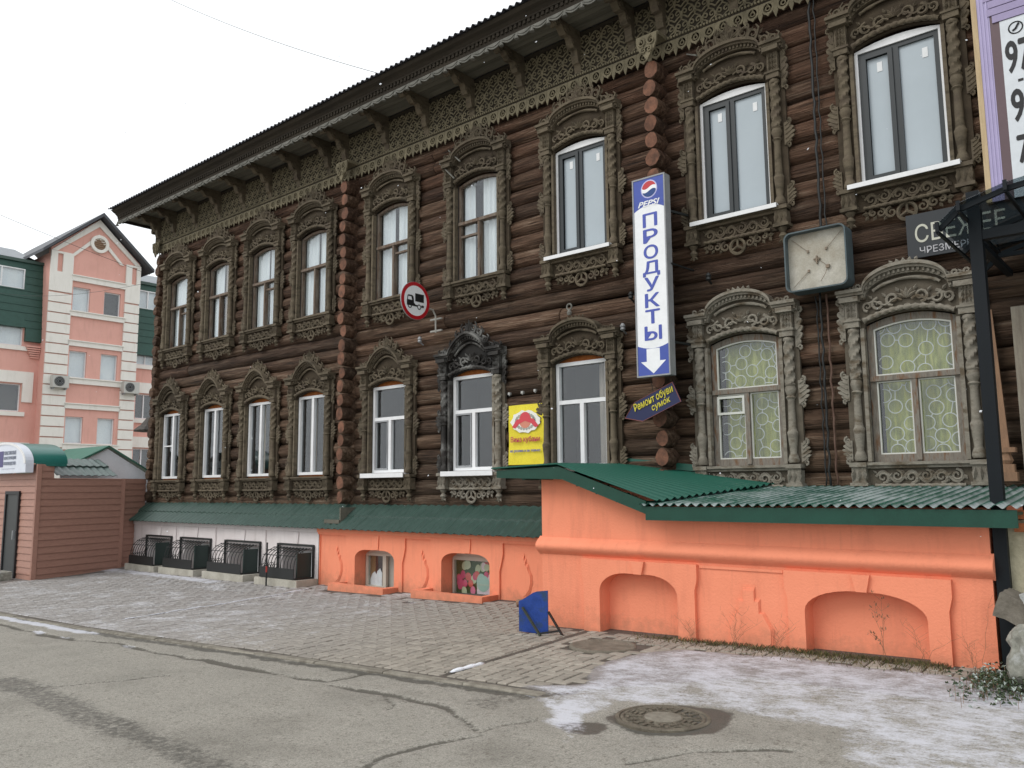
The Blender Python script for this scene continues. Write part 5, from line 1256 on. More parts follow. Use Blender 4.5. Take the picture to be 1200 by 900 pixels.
# pavers in a herringbone, kerb stones
pvm = pm("concrete_paver", (.33, .3, .255), (.26, .235, .2), scale=14, rough=.9, bump=.4, fine=120, var=.14, dist=.004)
def frosted(m):
    t = m.node_tree; b = t.nodes["Principled BSDF"]; src = b.inputs["Base Color"].links[0].from_socket; v = coords(t, (1, 1, 1), world=True)
    n1 = noise_n(t, v, 2.2, 7, .7); n2 = noise_n(t, v, 25, 4, .6); sx = N(t, "ShaderNodeSeparateXYZ"); t.links.new(v, sx.inputs[0])
    mr = N(t, "ShaderNodeMapRange"); t.links.new(sx.outputs[0], mr.inputs[0]); mr.inputs[1].default_value = -6.5; mr.inputs[2].default_value = -9.5; mr.inputs[3].default_value = -.22; mr.inputs[4].default_value = .03
    mg = N(t, "ShaderNodeMapRange"); t.links.new(sx.outputs[0], mg.inputs[0]); mg.inputs[1].default_value = -6.5; mg.inputs[2].default_value = -11; mg.inputs[3].default_value = 0; mg.inputs[4].default_value = .6; src = mixc(t, mg.outputs[0], src, (.3, .29, .295))
    a = N(t, "ShaderNodeMath", operation='MULTIPLY_ADD'); t.links.new(n2.outputs[0], a.inputs[0]); a.inputs[1].default_value = .4; t.links.new(n1.outputs[0], a.inputs[2])
    a2 = N(t, "ShaderNodeMath", operation='ADD'); t.links.new(a.outputs[0], a2.inputs[0]); t.links.new(mr.outputs[0], a2.inputs[1])
    t.links.new(mixc(t, ramp(t, a2.outputs[0], [(.74, 0.), (1.0, .6)]), src, (.72, .73, .78)), b.inputs["Base Color"])
frosted(pvm)
mb = MB(); mb.add([(-13.4, -4.9, gz(-13.4, -4.9)-.2), (-1.6, -3.0, gz(-1.6, -3)-.2), (-1.6, -1.8, gz(-1.6, -1.8)-.2), (-13.4, -.6, gz(-13.4, -.6)-.2)], [(0, 1, 2, 3)])
pave = mb.build("pavement", pvm, org=(-8, -2.5, -1.75)); tag(pave, kind="structure"); pave["label"] = "pavement of small grey concrete pavers"
th = math.atan(.067); cth, sth = math.cos(th), math.sin(th); PO = (-4.43, -4.4); S = .118; gap = .018
def paver_geo(lx, ly):
    hx, hy, b_ = lx/2-gap/2, ly/2-gap/2, .006
    P = [(-hx, -hy, -.03), (hx, -hy, -.03), (hx, hy, -.03), (-hx, hy, -.03), (-hx, -hy, -b_), (hx, -hy, -b_), (hx, hy, -b_), (-hx, hy, -b_), (-hx+b_, -hy+b_, 0), (hx-b_, -hy+b_, 0), (hx-b_, hy-b_, 0), (-hx+b_, hy-b_, 0)]
    return P, [(0, 1, 5, 4), (1, 2, 6, 5), (2, 3, 7, 6), (3, 0, 4, 7), (4, 5, 9, 8), (5, 6, 10, 9), (6, 7, 11, 10), (7, 4, 8, 11), (8, 9, 10, 11)]
GH, GF = paver_geo(2*S, S); mph = bpy.data.meshes.new("paver"); mph.from_pydata(GH, [], GF); mph.materials.append(pvm)
spots = []
for iu in range(-134, 26):
    for iv in range(-1, 41):
        q = (iu-iv) % 4
        if q == 0: u0, u1, v0, v1 = iu*S, (iu+2)*S, iv*S, (iv+1)*S
        elif q == 2: u0, u1, v0, v1 = iu*S, (iu+1)*S, (iv-1)*S, (iv+1)*S
        else: continue
        v0 = max(v0, 0.); std = [(u0, u1, v0, v1)]
        if u0 < -1.185 and u1 > -1.255: std = [(u0, min(u1, -1.255), v0, v1), (max(u0, -1.185), u1, v0, v1)]   # the dirty joint between two laid areas
        for a0, a1, b0, b1 in std:
            if a1-a0 < .035 or b1-b0 < .035: continue
            u, v_ = (a0+a1)/2, (b0+b1)/2+.075; x = PO[0]+u*cth-v_*sth; y = PO[1]+u*sth+v_*cth
            if x < -19.6 or x > -1.75 or (x > -20 and x < -18.6 and y < -4.2) or (x > -4.43 and y < kerb_y(x)+.1): continue
            if x > -6.75 and y > -1.83: continue
            if x <= -6.75 and y > -.5: continue
            if any(a-.05 < x < b+.07 and y > -.93 for a, b in ((-12.2, -10.72), (-10., -8.45), (-14.31, -12.94), (-16.25, -14.72), (-18.13, -16.62), (-19.76, -18.34))): continue
            if math.hypot(x+5.15, y+2.5) < .42: continue
            s, w, c = masks(x, y)
            if s > (.42 if x > -6.4 else .6): continue
            spots.append((math.hypot(x, y+10), x, y, a1-a0, b1-b0))
spots.sort()
rest = MB(); PM = {}
for n_, (d, x, y, lx, ly) in enumerate(spots):
    a = th+R.uniform(-.02, .02); z = gz(x, y)+R.uniform(-.003, .003)+.008*nz3(x, y, .9, 2.)+.001; tx, ty = R.uniform(-.012, .012), R.uniform(-.012, .012)
    key = (round(lx, 3), round(ly, 3))
    if key not in PM: PM[key] = paver_geo(lx, ly)
    G_ = PM[key]
    if n_ < 295:
        if len(G_) == 2: me_ = bpy.data.meshes.new("paver"); me_.from_pydata(G_[0], [], G_[1]); me_.materials.append(pvm); PM[key] = G_ = (*G_, me_)
        link(G_[2], "paver", pave, loc=(x+8, y+2.5, z+1.75), rot=(tx+.02, ty-.02, a))
    else: rest.add([(x+p[0]*math.cos(a)-p[1]*math.sin(a), y+p[0]*math.sin(a)+p[1]*math.cos(a), z+p[2]+(tx+.02)*p[1]-(ty-.02)*p[0]) for p in G_[0]], GF)
o = rest.build("far_pavers", pvm, pave); tag(o, kind="stuff")
km = pm("kerb_concrete", (.26, .24, .2), (.15, .135, .11), scale=8, rough=.9, bump=.4, fine=60, var=.12)
x = -4.3; k = 0
while x > -18:
    L = 1.0; xa, xb = x-L+.012, x; ya, yb = kerb_y(min(xa, -4.44)), kerb_y(min(xb, -4.44)); mb = MB(); dz = R.uniform(-.012, .006)
    za, zb = gz(xa, ya)-.002+dz, gz(xb, yb)-.002+dz+R.uniform(-.006, .006); n = 5; vv = []
    for i in range(n+1):
        t = i/n; X_ = xa+(xb-xa)*t; Y_ = ya+(yb-ya)*t; Z_ = za+(zb-za)*t+.003*nz3(X_, Y_, 6, 1.)
        vv += [(X_, Y_-.055, Z_-.15), (X_, Y_-.055+.008*nz3(X_, Y_, 7, 2.), Z_-.012), (X_, Y_-.043, Z_), (X_, Y_+.045, Z_), (X_, Y_+.055, Z_-.012), (X_, Y_+.055, Z_-.15)]
    ff = [(i*6+j, i*6+j+1, (i+1)*6+j+1, (i+1)*6+j) for i in range(n) for j in range(5)]+[tuple(range(5, -1, -1)), tuple(n*6+j for j in range(6))]
    mb.add(vv, ff); mb.build("kerb_stone", km, pave); x -= L
# a narrow bar of snow in the joint
mb = MB(); P = []
for i in range(9):
    t = i/8; X_, Y_ = -5.67+.01*t, -4.28+.46*t; P.append((X_, Y_, gz(X_, Y_)+.0))
mb.tube(P, [.012]+[.032+.006*math.sin(i*2.1) for i in range(7)]+[.01], 8); mb.v = [(p[0], p[1], gz(p[0], p[1])+max(0, p[2]-gz(p[0], p[1]))*.75+.002) for p in mb.v]
tag(mb.build("snow_ridge", pm("snow", (.78, .8, .84), (.72, .74, .8), scale=12, rough=.9, bump=.5), org=(-5.66, -4.05, gz(-5.66, -4.05)), smooth=True), "narrow ridge of white snow in the paver joint", "snow")
mb = MB(); P = [(-12.4-.27*t+.03*math.sin(t*17), -4.25+3.3*t, gz(-12.4-.27*t, -4.25+3.3*t)) for t in [i/30 for i in range(31)]]
mb.tube(P, [.02+.012*math.sin(i*1.9)+.006*math.sin(i*4.1) for i in range(31)], 6); mb.v = [(p[0], p[1], gz(p[0], p[1])+max(0, p[2]-gz(p[0], p[1]))*.3+.004) for p in mb.v]
tag(mb.build("snow_seam", pm("thin_snow", (.66, .68, .73), (.5, .5, .53), scale=14, rough=.9), org=(-12.5, -2.6, gz(-12.5, -2.6)), smooth=True), "thin line of snow across the pavement towards the iron cages", "snow")
# manhole covers
mz = gz(*MAN)+.004; mc = thing("manhole_cover", (*MAN, mz), "round cast-iron manhole cover in a damp ring of asphalt", "manhole cover")
castm = pm("worn_cast_iron", (.1, .085, .065), (.17, .15, .115), scale=10, rough=.7, bump=.5, fine=80)
mb = MB(); mb.lathe([(.345, mz-.03), (.345, mz+.004), (.335, mz+.008), (.318, mz+.008), (.312, mz-.004)], (*MAN, 0), 40); mb.build("frame", castm, mc)
mb = MB(); mb.lathe([(.308, mz-.03), (.308, mz+.002), (.3, mz+.006), (.285, mz+.006), (.28, mz-.003), (.15, mz-.003), (.145, mz+.006), (.001, mz+.008)], (*MAN, 0), 40)
cv = mb.build("cover", castm, mc); mb = MB(); mb.lathe([(.138, mz+.004), (.13, mz+.0095), (.001, mz+.0105)], (*MAN, 0), 24); mb.build("centre_disc", pm("dusty_iron", (.24, .22, .18), (.17, .15, .12), scale=12, rough=.9, bump=.4), cv); mb = MB()
for rr_, nn in ((.175, 12), (.215, 16), (.255, 20)):
    for i in range(nn):
        a = 2*PI*i/nn+(.1 if nn == 16 else 0); p = (MAN[0]+rr_*math.cos(a), MAN[1]+rr_*math.sin(a)); w_ = 2*PI*rr_/nn*.32; tt = a+(PI/2 if i % 2 else 0)
        mb.bar((p[0]-w_*math.sin(tt), p[1]+w_*math.cos(tt), mz+.001), (p[0]+w_*math.sin(tt), p[1]-w_*math.cos(tt), mz+.003), .018, .014)
tag(mb.build("raised_pattern", castm, cv), kind="stuff")
c2 = (-5.15, -2.5); z2 = gz(*c2)
mb = MB(); mb.lathe([(.37, z2-.03), (.36, z2+.006), (.33, z2+.012), (.31, z2+.003), (.29, z2-.002), (.001, z2+.003)], (*c2, 0), 32); mb.v = [(p[0]+.02*nz3(p[0], p[1], 5, 1.), p[1]+.02*nz3(p[0], p[1], 5, 4.), p[2]+.006*nz3(p[0], p[1], 9, 2.)) for p in mb.v]
tag(mb.build("manhole_cover", pm("dirty_cover", (.2, .175, .14), (.13, .115, .09), scale=9, rough=.95, bump=.5, fine=60), org=(*c2, z2), smooth=True), "dirt-covered round manhole cover among the pavers by the annex", "manhole cover")
# ================================================================= plants and rubble by the annex
def blade(mb, x, y, z, h, w, a, lean):
    dx, dy = math.cos(a), math.sin(a)
    mb.add([(x-dy*w, y+dx*w, z), (x+dy*w, y-dx*w, z), (x+dx*lean*.45+dy*w*.6, y+dy*lean*.45-dx*w*.6, z+h*.65), (x+dx*lean, y+dy*lean, z+h)], [(0, 1, 2), (0, 2, 3)])
mb = MB()
for i in range(5200):
    t = R.random(); x = -5.2+3.75*t**.8; dens = .35+.65*sm(-5.2, -3.2, x)
    if R.random() > dens or nz3(x, 0, 1.4, 3.) < -.25: continue
    y = -1.79-abs(R.gauss(0, .11))-(.16 if x > -1.95 else 0)*R.random()*2
    if R.random() < .12: y = -1.79-R.random()*.5
    mb.mat(R.choice((0, 0, 1, 1, 2))); blade(mb, x, y, gz(x, y)-.015, R.uniform(.015, .065), R.uniform(.002, .0045), R.random()*7, R.uniform(.01, .05))
gm = [pm("olive_grass", (.07, .075, .025), (.1, .1, .04), scale=4, rough=.9), pm("dry_grass", (.16, .12, .06), (.2, .155, .08), scale=4, rough=.9), pm("brown_litter", (.07, .05, .035), (.1, .075, .05), scale=4, rough=.9)]
tag(mb.build("grass", gm, org=(-3, -1.9, -1.65)), "short mossy grass and litter along the foot of the orange annex", kind="stuff")
wm = pm("dry_stem", (.24, .15, .085), (.18, .115, .07), scale=6, rough=.9)
def weed(x, y, h, n, seed, label, spread=.25, leafy=False):
    rr = random.Random(seed); z = gz(x, y); mb = MB()
    for s in range(n):
        a = rr.random()*7; lean = rr.uniform(.05, spread)*h*1.4; hh = h*rr.uniform(.6, 1); P = [(x+rr.uniform(-.02, .02)+math.cos(a)*lean*t*t, y-abs(math.sin(a))*lean*t*t*.4, z-.02+hh*t) for t in [i/6 for i in range(7)]]
        mb.tube(P, [(.0022 if leafy else .0014)*(1-.1*i) for i in range(7)], 4)
        for k in range(rr.randrange(5, 10)):
            p = P[rr.randrange(2, 7)]; b = rr.random()*7; L = rr.uniform(.03, .11)
            q = (p[0]+math.cos(b)*L, p[1]-abs(math.sin(b))*L*.3, p[2]+L*.7); mb.tube([p, q], .001 if leafy else .0007, 3)
            if leafy:
                for m_ in range(4): blade(mb, q[0]+rr.uniform(-.015, .015), q[1], q[2]+rr.uniform(-.02, .02), .022, .006, rr.random()*7, .012)
    tag(mb.build("dry_weed", wm, org=(x, y, z)), label, "weed", "dry weeds by the annex wall")
weed(-2.5, -1.84, .62, 3, 1, "tall brown dry weed in front of the right arched niche", .08, True)
weed(-3.95, -1.86, .42, 7, 2, "sprawling dry weed below the stepped plaster relief", .5); weed(-4.45, -1.85, .3, 5, 3, "low dry weed at the foot of the left niche surround", .5)
weed(-3.5, -1.86, .36, 6, 4, "sprawling dry weed left of the right niche", .5); weed(-2.15, -1.86, .45, 4, 5, "thin dry weed by the right niche edge", .6); weed(-1.66, -1.9, .85, 1, 6, "single tall dry stem at the annex end", .12); weed(-1.72, -1.95, .3, 5, 7, "short dry weed at the annex end", .4)
# low green plant dusted with snow
gpl = thing("ground_plant", (-1.4, -2.4, gz(-1.4, -2.4)), "low green leafy plant dusted with snow beside the pale boulder", "plant")
mb = MB(); ms = MB(); rr = random.Random(5)
for i in range(760):
    x = -1.42+rr.gauss(0, .15); y = -2.45+rr.gauss(0, .28); y = min(y, -1.95); h = rr.uniform(.0, .13)*(1-abs(y+2.4)*.5); L = rr.uniform(.022, .045); a = rr.random()*7
    z = gz(x, y)+max(h, .01); dx, dy = math.cos(a)*L, math.sin(a)*L; mb.mat(0 if rr.random() < .7 else 1)
    mb.add([(x, y, z), (x+dx*.5-dy*.35, y+dy*.5+dx*.35, z+.012), (x+dx, y+dy, z+rr.uniform(-.02, .01)), (x+dx*.5+dy*.35, y+dy*.5-dx*.35, z+.012)], [(0, 1, 2), (0, 2, 3)])
    if i % 5 == 0: ms.tube([(x, y, gz(x, y)-.02), (x, y, z)], .002, 3)
tag(mb.build("leaves", [pm("dark_leaf", (.045, .07, .035), (.075, .1, .05), scale=8, rough=.6), pm("snowy_leaf", (.5, .54, .52), (.3, .36, .3), scale=9, rough=.8)], gpl), kind="stuff"); tag(ms.build("stems", wm, gpl), kind="stuff")
def rock(name, c, s, seed, mat, label, cat, box=False, rot=0.):
    import bmesh
    bm = bmesh.new(); bmesh.ops.create_cube(bm, size=2) if box else bmesh.ops.create_icosphere(bm, subdivisions=4, radius=1)
    if box: bmesh.ops.subdivide_edges(bm, edges=bm.edges[:], cuts=5, use_grid_fill=True)
    cr, sr = math.cos(rot), math.sin(rot)
    for v in bm.verts:
        p = v.co.copy()
        if not box: p = Vector([math.copysign(abs(q)**.65, q) for q in p])
        p += p.normalized()*(.24 if not box else .14)*(noise.noise(p*1.3+Vector((seed, 0, 0)))+.6*noise.noise(p*3.2+Vector((seed, 3, 0)))+.3*noise.noise(p*8+Vector((seed, 5, 0))))
        v.co = (p.x*s[0]*cr-p.z*s[2]*sr, p.y*s[1], p.x*s[0]*sr+p.z*s[2]*cr)
    me = bpy.data.meshes.new(name); bm.to_mesh(me); bm.free(); me.materials.append(mat); smoothed(me)
    return tag(link(me, name, None, loc=c), label, cat)
pale = pm("pale_lime_stone", (.33, .33, .29), (.2, .2, .17), scale=5, rough=.95, bump=.7, fine=30, c3=(.42, .43, .42)); greyr = pm("grey_rubble", (.2, .18, .15), (.14, .125, .1), scale=6, rough=.95, bump=.6, fine=40)
rock("boulder", (-1.18, -2.2, -1.35), (.24, .3, .26), 1, pale, "large pale boulder beside the snowy green plant", "boulder")
rock("boulder", (-1.02, -2.5, -1.58), (.22, .3, .12), 4, greyr, "flat grey stone under the pale boulder", "boulder")
rock("concrete_slab", (-1.38, -1.95, -1.02), (.12, .2, .1), 2, greyr, "tilted grey concrete chunk against the black post", "rubble", True, -.35)
rock("concrete_slab", (-1.14, -1.98, -.92), (.16, .22, .09), 3, pale, "pale concrete chunk resting on the rubble under the broken wall", "rubble", True, .3)
rock("rubble_heap", (-1.15, -1.75, -1.45), (.3, .25, .42), 6, greyr, "dark rubble heap behind the boulder", "rubble")
bw = thing("broken_wall", (-1.2, -1.4, -1.6), "crumbling masonry stub with yellowish plaster beside the black post", "wall stub")
mb = MB(); mb.box(-1.572, -.7, -1.6, -.9, -1.7, -.25); mb.build("core", pm("rubble_core", (.2, .14, .1), (.13, .1, .08), scale=9, rough=.95, bump=.8, fine=30), bw)
mb = MB(); pts = [(-1.56, -1.15), (-1.43, -1.1), (-1.2, -1.2), (-.9, -1.0), (-.9, -.3), (-1.12, -.22), (-1.3, -.3), (-1.56, -.36), (-1.56, -.6), (-1.5, -.75), (-1.56, -.9)]; mb.plate(pts, (), -1.66, -1.601); mb.build("plaster", pm("yellowed_plaster", (.5, .46, .33), (.38, .35, .24), scale=5, rough=.95, bump=.6, fine=30), bw)
for i in range(9):
    mb = MB(); x = -1.4+.12*(i % 3)+R.uniform(-.02, .02); z = -.52+.11*(i//3); mb.box(x, x+.11, -1.7-.02*R.random(), -1.662, z, z+.075)
    if i in (0, 4): continue
    mb.build("brick", pm("orange_brick", (.38, .13, .05), (.28, .1, .045), scale=9, rough=.95, bump=.4), bw)

# ================================================================= brown kiosk
K1 = Vector((-19.55, -2.98)); K2 = Vector((-20.22, -.85)); K3 = Vector((-20.62, -.1)); K0 = Vector((-23.2, -3.05))
ko = thing("kiosk", (-21, -2, gz(-21, -2)), "brown horizontal-sided kiosk with arched white sign and green barrel roof", "kiosk")
sid = pm("brown_vinyl_siding", (.39, .215, .165), (.36, .195, .15), scale=4, stretch=(.4, .4, 3), rough=.55, spec=.35, fine=20)
def siding(parent, A, B, z0, z1, h=.147, holes=()):
    d = (B-A); L = d.length; d = d/L; n = Vector((d.y, -d.x)); z = z0
    while z < z1-.02:
        zt = min(z+h, z1); iv = [(0, L)]
        for a, b, q0, q1 in holes:
            if q0 < z+h/2 < q1: iv = [(p, q) for p, q in ((0, a), (b, L)) if q-p > .02]
        for p, q in iv:
            a, b = A+d*p, A+d*q; P = []
            for e in (a, b):
                for off, zz in ((0, z), (.02, z), (.022, z+.012), (.006, zt-.004), (0, zt-.004)): P.append((e.x+n.x*off, e.y+n.y*off, zz))
            mb = MB(); mb.add(P, [(0, 5, 6, 1), (1, 6, 7, 2), (2, 7, 8, 3), (3, 8, 9, 4), (0, 1, 2, 3, 4), (9, 8, 7, 6, 5)]); mb.build("siding_board", sid, parent)
        z += h
mb = MB(); kz = -2.05
mb.plate([(K0.x, K0.y), (K1.x, K1.y), (K2.x, K2.y), (K3.x, K3.y), (-23.2, .0)], (), kz, .3, lambda x, y, z: (x, z, y))
kw = mb.build("wall", sid, ko)
siding(kw, K0, K1, -1.93, .42, holes=[(2.0-.0, 2.76, -2, .0)]); siding(kw, K1, K2, -1.93, .3); siding(kw, K2, K3, -1.88, .3)
siding(kw, K1+Vector((0, 0)), K1+(K2-K1).normalized()*.36, .3, .6)
mb = MB(); q = K1+(K2-K1).normalized()*.36; mb.plate([(K1.x-.0, K1.y), (q.x, q.y), (q.x-.4, q.y), (K1.x-.4, K1.y)], (), .301, .6, lambda x, y, z: (x, z, y)); mb.build("parapet", sid, kw)
for p in (K1, K2, q): 
    mb = MB(); mb.box(p.x-.05, p.x+.03, p.y-.04, p.y+.05, -1.95, .6 if p is K1 else (.3 if p is K2 else .301+.3)); 
    if p is not q: mb.build("corner_trim", pm("siding_trim", (.35, .19, .145), (.32, .17, .13), scale=5, rough=.55), kw)
mb = MB(); mb.box(-21.2, -20.46, -3.03, -2.99, -1.89, -.03); dr = mb.build("door", flat("dark_grey_door", (.04, .045, .045), .5), ko)
mb = MB(); mb.plate([(-21.25, -1.9), (-20.41, -1.9), (-20.41, .02), (-21.25, .02)], [[(-21.18, -1.89), (-20.48, -1.89), (-20.48, -.05), (-21.18, -.05)]], -3.06, -3.02); mb.build("frame", M['black'], dr)
mb = MB(); mb.box(-20.58, -20.54, -3.09, -3.03, -1.05, -.85); mb.build("handle", M['steel'], dr)
rock("loose_stone", (-20.3, -3.35, gz(-20.3, -3.35)+.08), (.26, .14, .1), 8, pale, "pale flat stone at the kiosk door", "stone", True)
def arcz(t): return .62+.5*math.sqrt(max(0, 1-t*t))       # t in -1..1 across the barrel
ks = MB(); cxk, hw = -21.0, 1.35; arcp = [(cxk+hw*math.cos(PI*i/24), .62+.5*math.sin(PI*i/24)) for i in range(25)]
ks.plate([(cxk-hw, .42), (cxk+hw, .42)]+arcp, (), -3.22, -3.06); sgn = thing("kiosk_sign", (cxk, -3.14, .42), "arched white sign with grey lettering over the kiosk door", "sign")
ks.build("sign_face", flat("white_panel", (.66, .7, .78), .3), sgn)
mb = MB(); mb.plate([(p[0]*1.0, p[1]) for p in arcp]+[(cxk+(p[0]-cxk)*.93, .62+(p[1]-.62)*.9) for p in reversed(arcp)], (), -3.235, -3.221); mb.build("white_rim", M['white'], sgn)
mb = MB(); gx = -20.96
for k, (s_, z) in enumerate((("ПЛАСТИКОВЫЕ", .83), ("КОНСТРУКЦИИ", .71), ("ПРОИЗВОДСТВО", .59))): put_text(mb, s_, gx, gx+.72, z, z+.085, -3.224, bold=.012)
put_text(mb, "окна двери балконы", gx-.1, gx+.7, .5, .53, -3.224)
mb.build("lettering", flat("grey_blue_letters", (.3, .33, .42)), sgn)
mb = MB(); mb.box(gx-.32, gx-.05, -3.226, -3.2225, .56, .92); mb.build("logo_block", flat("violet_block", (.08, .07, .2)), sgn)
mb = MB(); gk = pm("glossy_green_sheet", (.01, .12, .1), (.015, .14, .115), scale=2, rough=.3, spec=.6)
vs = []
for y in (-3.05, -2.35):
    for th_ in (0, .02):
        for i in range(25): vs.append((cxk+(hw-th_)*math.cos(PI*i/24)*.98, y, .62+(.49-th_)*math.sin(PI*i/24)))
fs = []
for i in range(24): fs += [(i, i+1, 51+i, 50+i), (25+i+1, 25+i, 75+i, 76+i), (i+1, i, 25+i, 26+i), (50+i, 51+i, 76+i, 75+i)]
mb.add(vs, fs); mb.box(cxk+hw*.96, cxk+hw+.06, -3.0, -2.4, .56, .63); smooth_angle(mb.build("barrel_roof", gk, ko), 40)
mb = MB(); rows = [(-19.72, .36, 0), (-20.25, .56, 0), (-20.25, .6, 0), (-20.8, .78, 0)]; nu = 60; vs = []
for x, z, _ in rows:
    for i in range(nu+1): y = -2.5+1.55*i/nu; w_ = .5+.5*math.sin(2*PI*i/nu*8.5); vs.append((x-.31*(y+2.98)*.9+.0+.02*w_, y, z+.02*w_))
mb.add(vs, [(j*(nu+1)+i, j*(nu+1)+i+1, (j+1)*(nu+1)+i+1, (j+1)*(nu+1)+i) for j in range(3) for i in range(nu)])
mb.add([(p[0], p[1], p[2]-.012) for p in vs], [(j*(nu+1)+i, (j+1)*(nu+1)+i, (j+1)*(nu+1)+i+1, j*(nu+1)+i+1) for j in range(3) for i in range(nu)])
smooth_angle(mb.build("tile_roof", pm("grey_green_tile", (.07, .11, .1), (.1, .14, .13), scale=4, rough=.4, spec=.5), ko), 50)
# white gabled shed roof behind the kiosk
sd = thing("gabled_shed", (-22, 0, -1.8), "white gable with green roof behind the brown kiosk", "shed")
mb = MB(); mb.plate([(-1.75, -1.9), (.75, -1.9), (.75, .36), (.55, .36), (-.66, 1.08), (-1.75, .5)], (), 0, .06, lambda x, y, z: (-21.6-y, x, z)); mb.build("gable", flat("white_sheet", (.78, .83, .88), .4), sd)
mb = MB()
for a, b in (((-1.9, .46), (-.66, 1.12)), ((-.66, 1.12), (.8, .28))): mb.plate([a, b, (b[0], b[1]+.04), (a[0], a[1]+.04)], (), 0, 2.6, lambda x, y, z: (-21.5-y, x, z))
mb.build("roof", pm("green_shed_roof", (.03, .13, .09), (.04, .16, .11), scale=4, rough=.4), sd)

# ================================================================= pink building behind
XP = -42.
pk = thing("pink_building", (-46, 5, -2), "pink and white four-storey building with gabled tower and dark green mansard", "building")
pinkm = plaster("pink_plaster", (.72, .4, .34), (.67, .37, .31), (.58, .32, .27)); whm = plaster("cream_white_plaster", (.8, .78, .73), (.76, .74, .69), (.66, .64, .58))
def TP(dx=0.): return lambda x, y, z: (XP+dx-y, x, z)
ROWS = [(8.78, 10.0), (5.5, 6.82), (2.3, 3.6), (-.9, .35)]; COLS = [(6.1, 6.92), (7.6, 8.42)]
holes = [[(a, z0), (b, z0), (b, z1), (a, z1)] for a, b in COLS for z0, z1 in ROWS]
mb = MB(); mb.plate([(5., -2.6), (9.33, -2.6), (9.33, 11.75), (7.17, 13.65), (5., 11.75)], holes, 0, .25, TP()); mb.box(XP-8, XP-.251, 5.0, 9.33, -2.6, 11.5)
tw = mb.build("tower_wall", pinkm, pk)
def pwin(x0, x1, z0, z1, dx=0., mull=True, parent=pk, dark=False):
    mb = MB(); h = [[(x0+.05, z0+.05), (x1-.05, z0+.05), (x1-.05, z1-.05), (x0+.05, z1-.05)]]
    if mull:
        c = (x0+x1)/2; h = [[(x0+.05, z0+.05), (c-.03, z0+.05), (c-.03, z1-.05), (x0+.05, z1-.05)], [(c+.03, z0+.05), (x1-.05, z0+.05), (x1-.05, z1-.05), (c+.03, z1-.05)]]
    mb.plate([(x0, z0), (x1, z0), (x1, z1), (x0, z1)], h, .1, .16, TP(dx)); w = mb.build("window", M['pvc'], parent)
    mb = MB(); mb.plate([(x0+.04, z0+.04), (x1-.04, z0+.04), (x1-.04, z1-.04), (x0+.04, z1-.04)], (), .13, .135, TP(dx)); mb.build("pane", M['glass'], w)
    mb = MB(); mb.plate([(x0, z0), (x1, z0), (x1, z1), (x0, z1)], (), .22, .24, TP(dx)); mb.build("blind", M['curtain'] if not dark else M['room'], w)
for a, b in COLS:
    for i, (z0, z1) in enumerate(ROWS): pwin(a, b, z0, z1, mull=False, dark=(a > 7 and i == 0))
for z0, z1, d in ((10.27, 10.52, .12), (8.52, 8.74, .12), (7.05, 7.28, .1), (5.2, 5.45, .12), (3.98, 4.2, .1), (2.0, 2.25, .12), (.7, .9, .1)):
    mb = MB(); mb.plate([(6.0, z0), (8.62, z0), (8.62, z1), (6.0, z1)], (), -d, -.002, TP()); mb.plate([(5.98, z1), (8.64, z1), (8.64, z1+.05), (5.98, z1+.05)], (), -d-.06, -.003, TP()); mb.build("cornice_band", whm, tw)
for x0, x1 in ((4.99, 6.02), (8.6, 9.35)):
    z = -2.4; 
    while z < 9.6: mb = MB(); mb.plate([(x0, z), (x1, z), (x1, z+.44), (x0, z+.44)], (), -.1, -.002, TP()); mb.build("quoin", whm, tw); z += .5
    mb = MB(); mb.plate([(x0, 9.62), (x1, 9.62), (x1, 11.6 if x0 > 7 else 11.6), (x0, 11.6)], [[(x0+.3, 10.6), (x0+.55, 10.6), (x0+.55, 11.7 if 0 else 11.5), (x0+.3, 11.5)]] , -.1, -.002, TP()); mb.build("pilaster_head", whm, tw)
mb = MB()                                        # raked white trims and gable edge
for s in (-1, 1):
    mb.plate([(7.17+s*1.3, 11.5), (7.17+s*1.12, 11.5), (7.17+s*.0, 12.62), (7.17+s*.0, 12.85), (7.17+s*.05, 12.82)], (), -.08, -.002, TP())
    mb.plate([(7.17+s*2.16, 11.62), (7.17+s*1.9, 11.62), (7.17, 13.25), (7.17, 13.62)], (), -.09, -.003, TP())
mb.build("gable_trim", whm, tw)
mb = MB(); c = (7.2, 12.35)
mb.plate([(c[0]+.45*math.cos(2*PI*i/24), c[1]+.45*math.sin(2*PI*i/24)) for i in range(24)], [[(c[0]+.3*math.cos(2*PI*i/24), c[1]+.3*math.sin(2*PI*i/24)) for i in range(24)]], -.16, -.004, TP()); rwn = mb.build("round_window", whm, tw)
mb = MB(); mb.plate([(c[0]+.3*math.cos(2*PI*i/24), c[1]+.3*math.sin(2*PI*i/24)) for i in range(24)], (), -.06, -.005, TP())
mb.build("louvre_plate", pm("tan_louvre", (.3, .2, .13), (.24, .16, .1), scale=6), tw)
for i in range(5): mb = MB(); z = c[1]-.2+i*.1; hwid = math.sqrt(max(.001, .09-(z-c[1])**2)); mb.plate([(c[0]-hwid, z-.03), (c[0]+hwid, z-.03), (c[0]+hwid, z+.02), (c[0]-hwid, z+.02)], (), -.1, -.061, TP()); mb.build("louvre", pm("tan_slat", (.26, .17, .11), (.22, .14, .09), scale=6), tw)
grm = pm("grey_metal_roof", (.16, .18, .2), (.22, .24, .26), scale=1.2, rough=.45, spec=.5)
mb = MB()
for s in (-1, 1): mb.plate([(7.17, 13.72), (7.17+s*2.7, 11.35), (7.17+s*2.7, 11.5), (7.17, 13.9)], (), -.5, 9, TP())
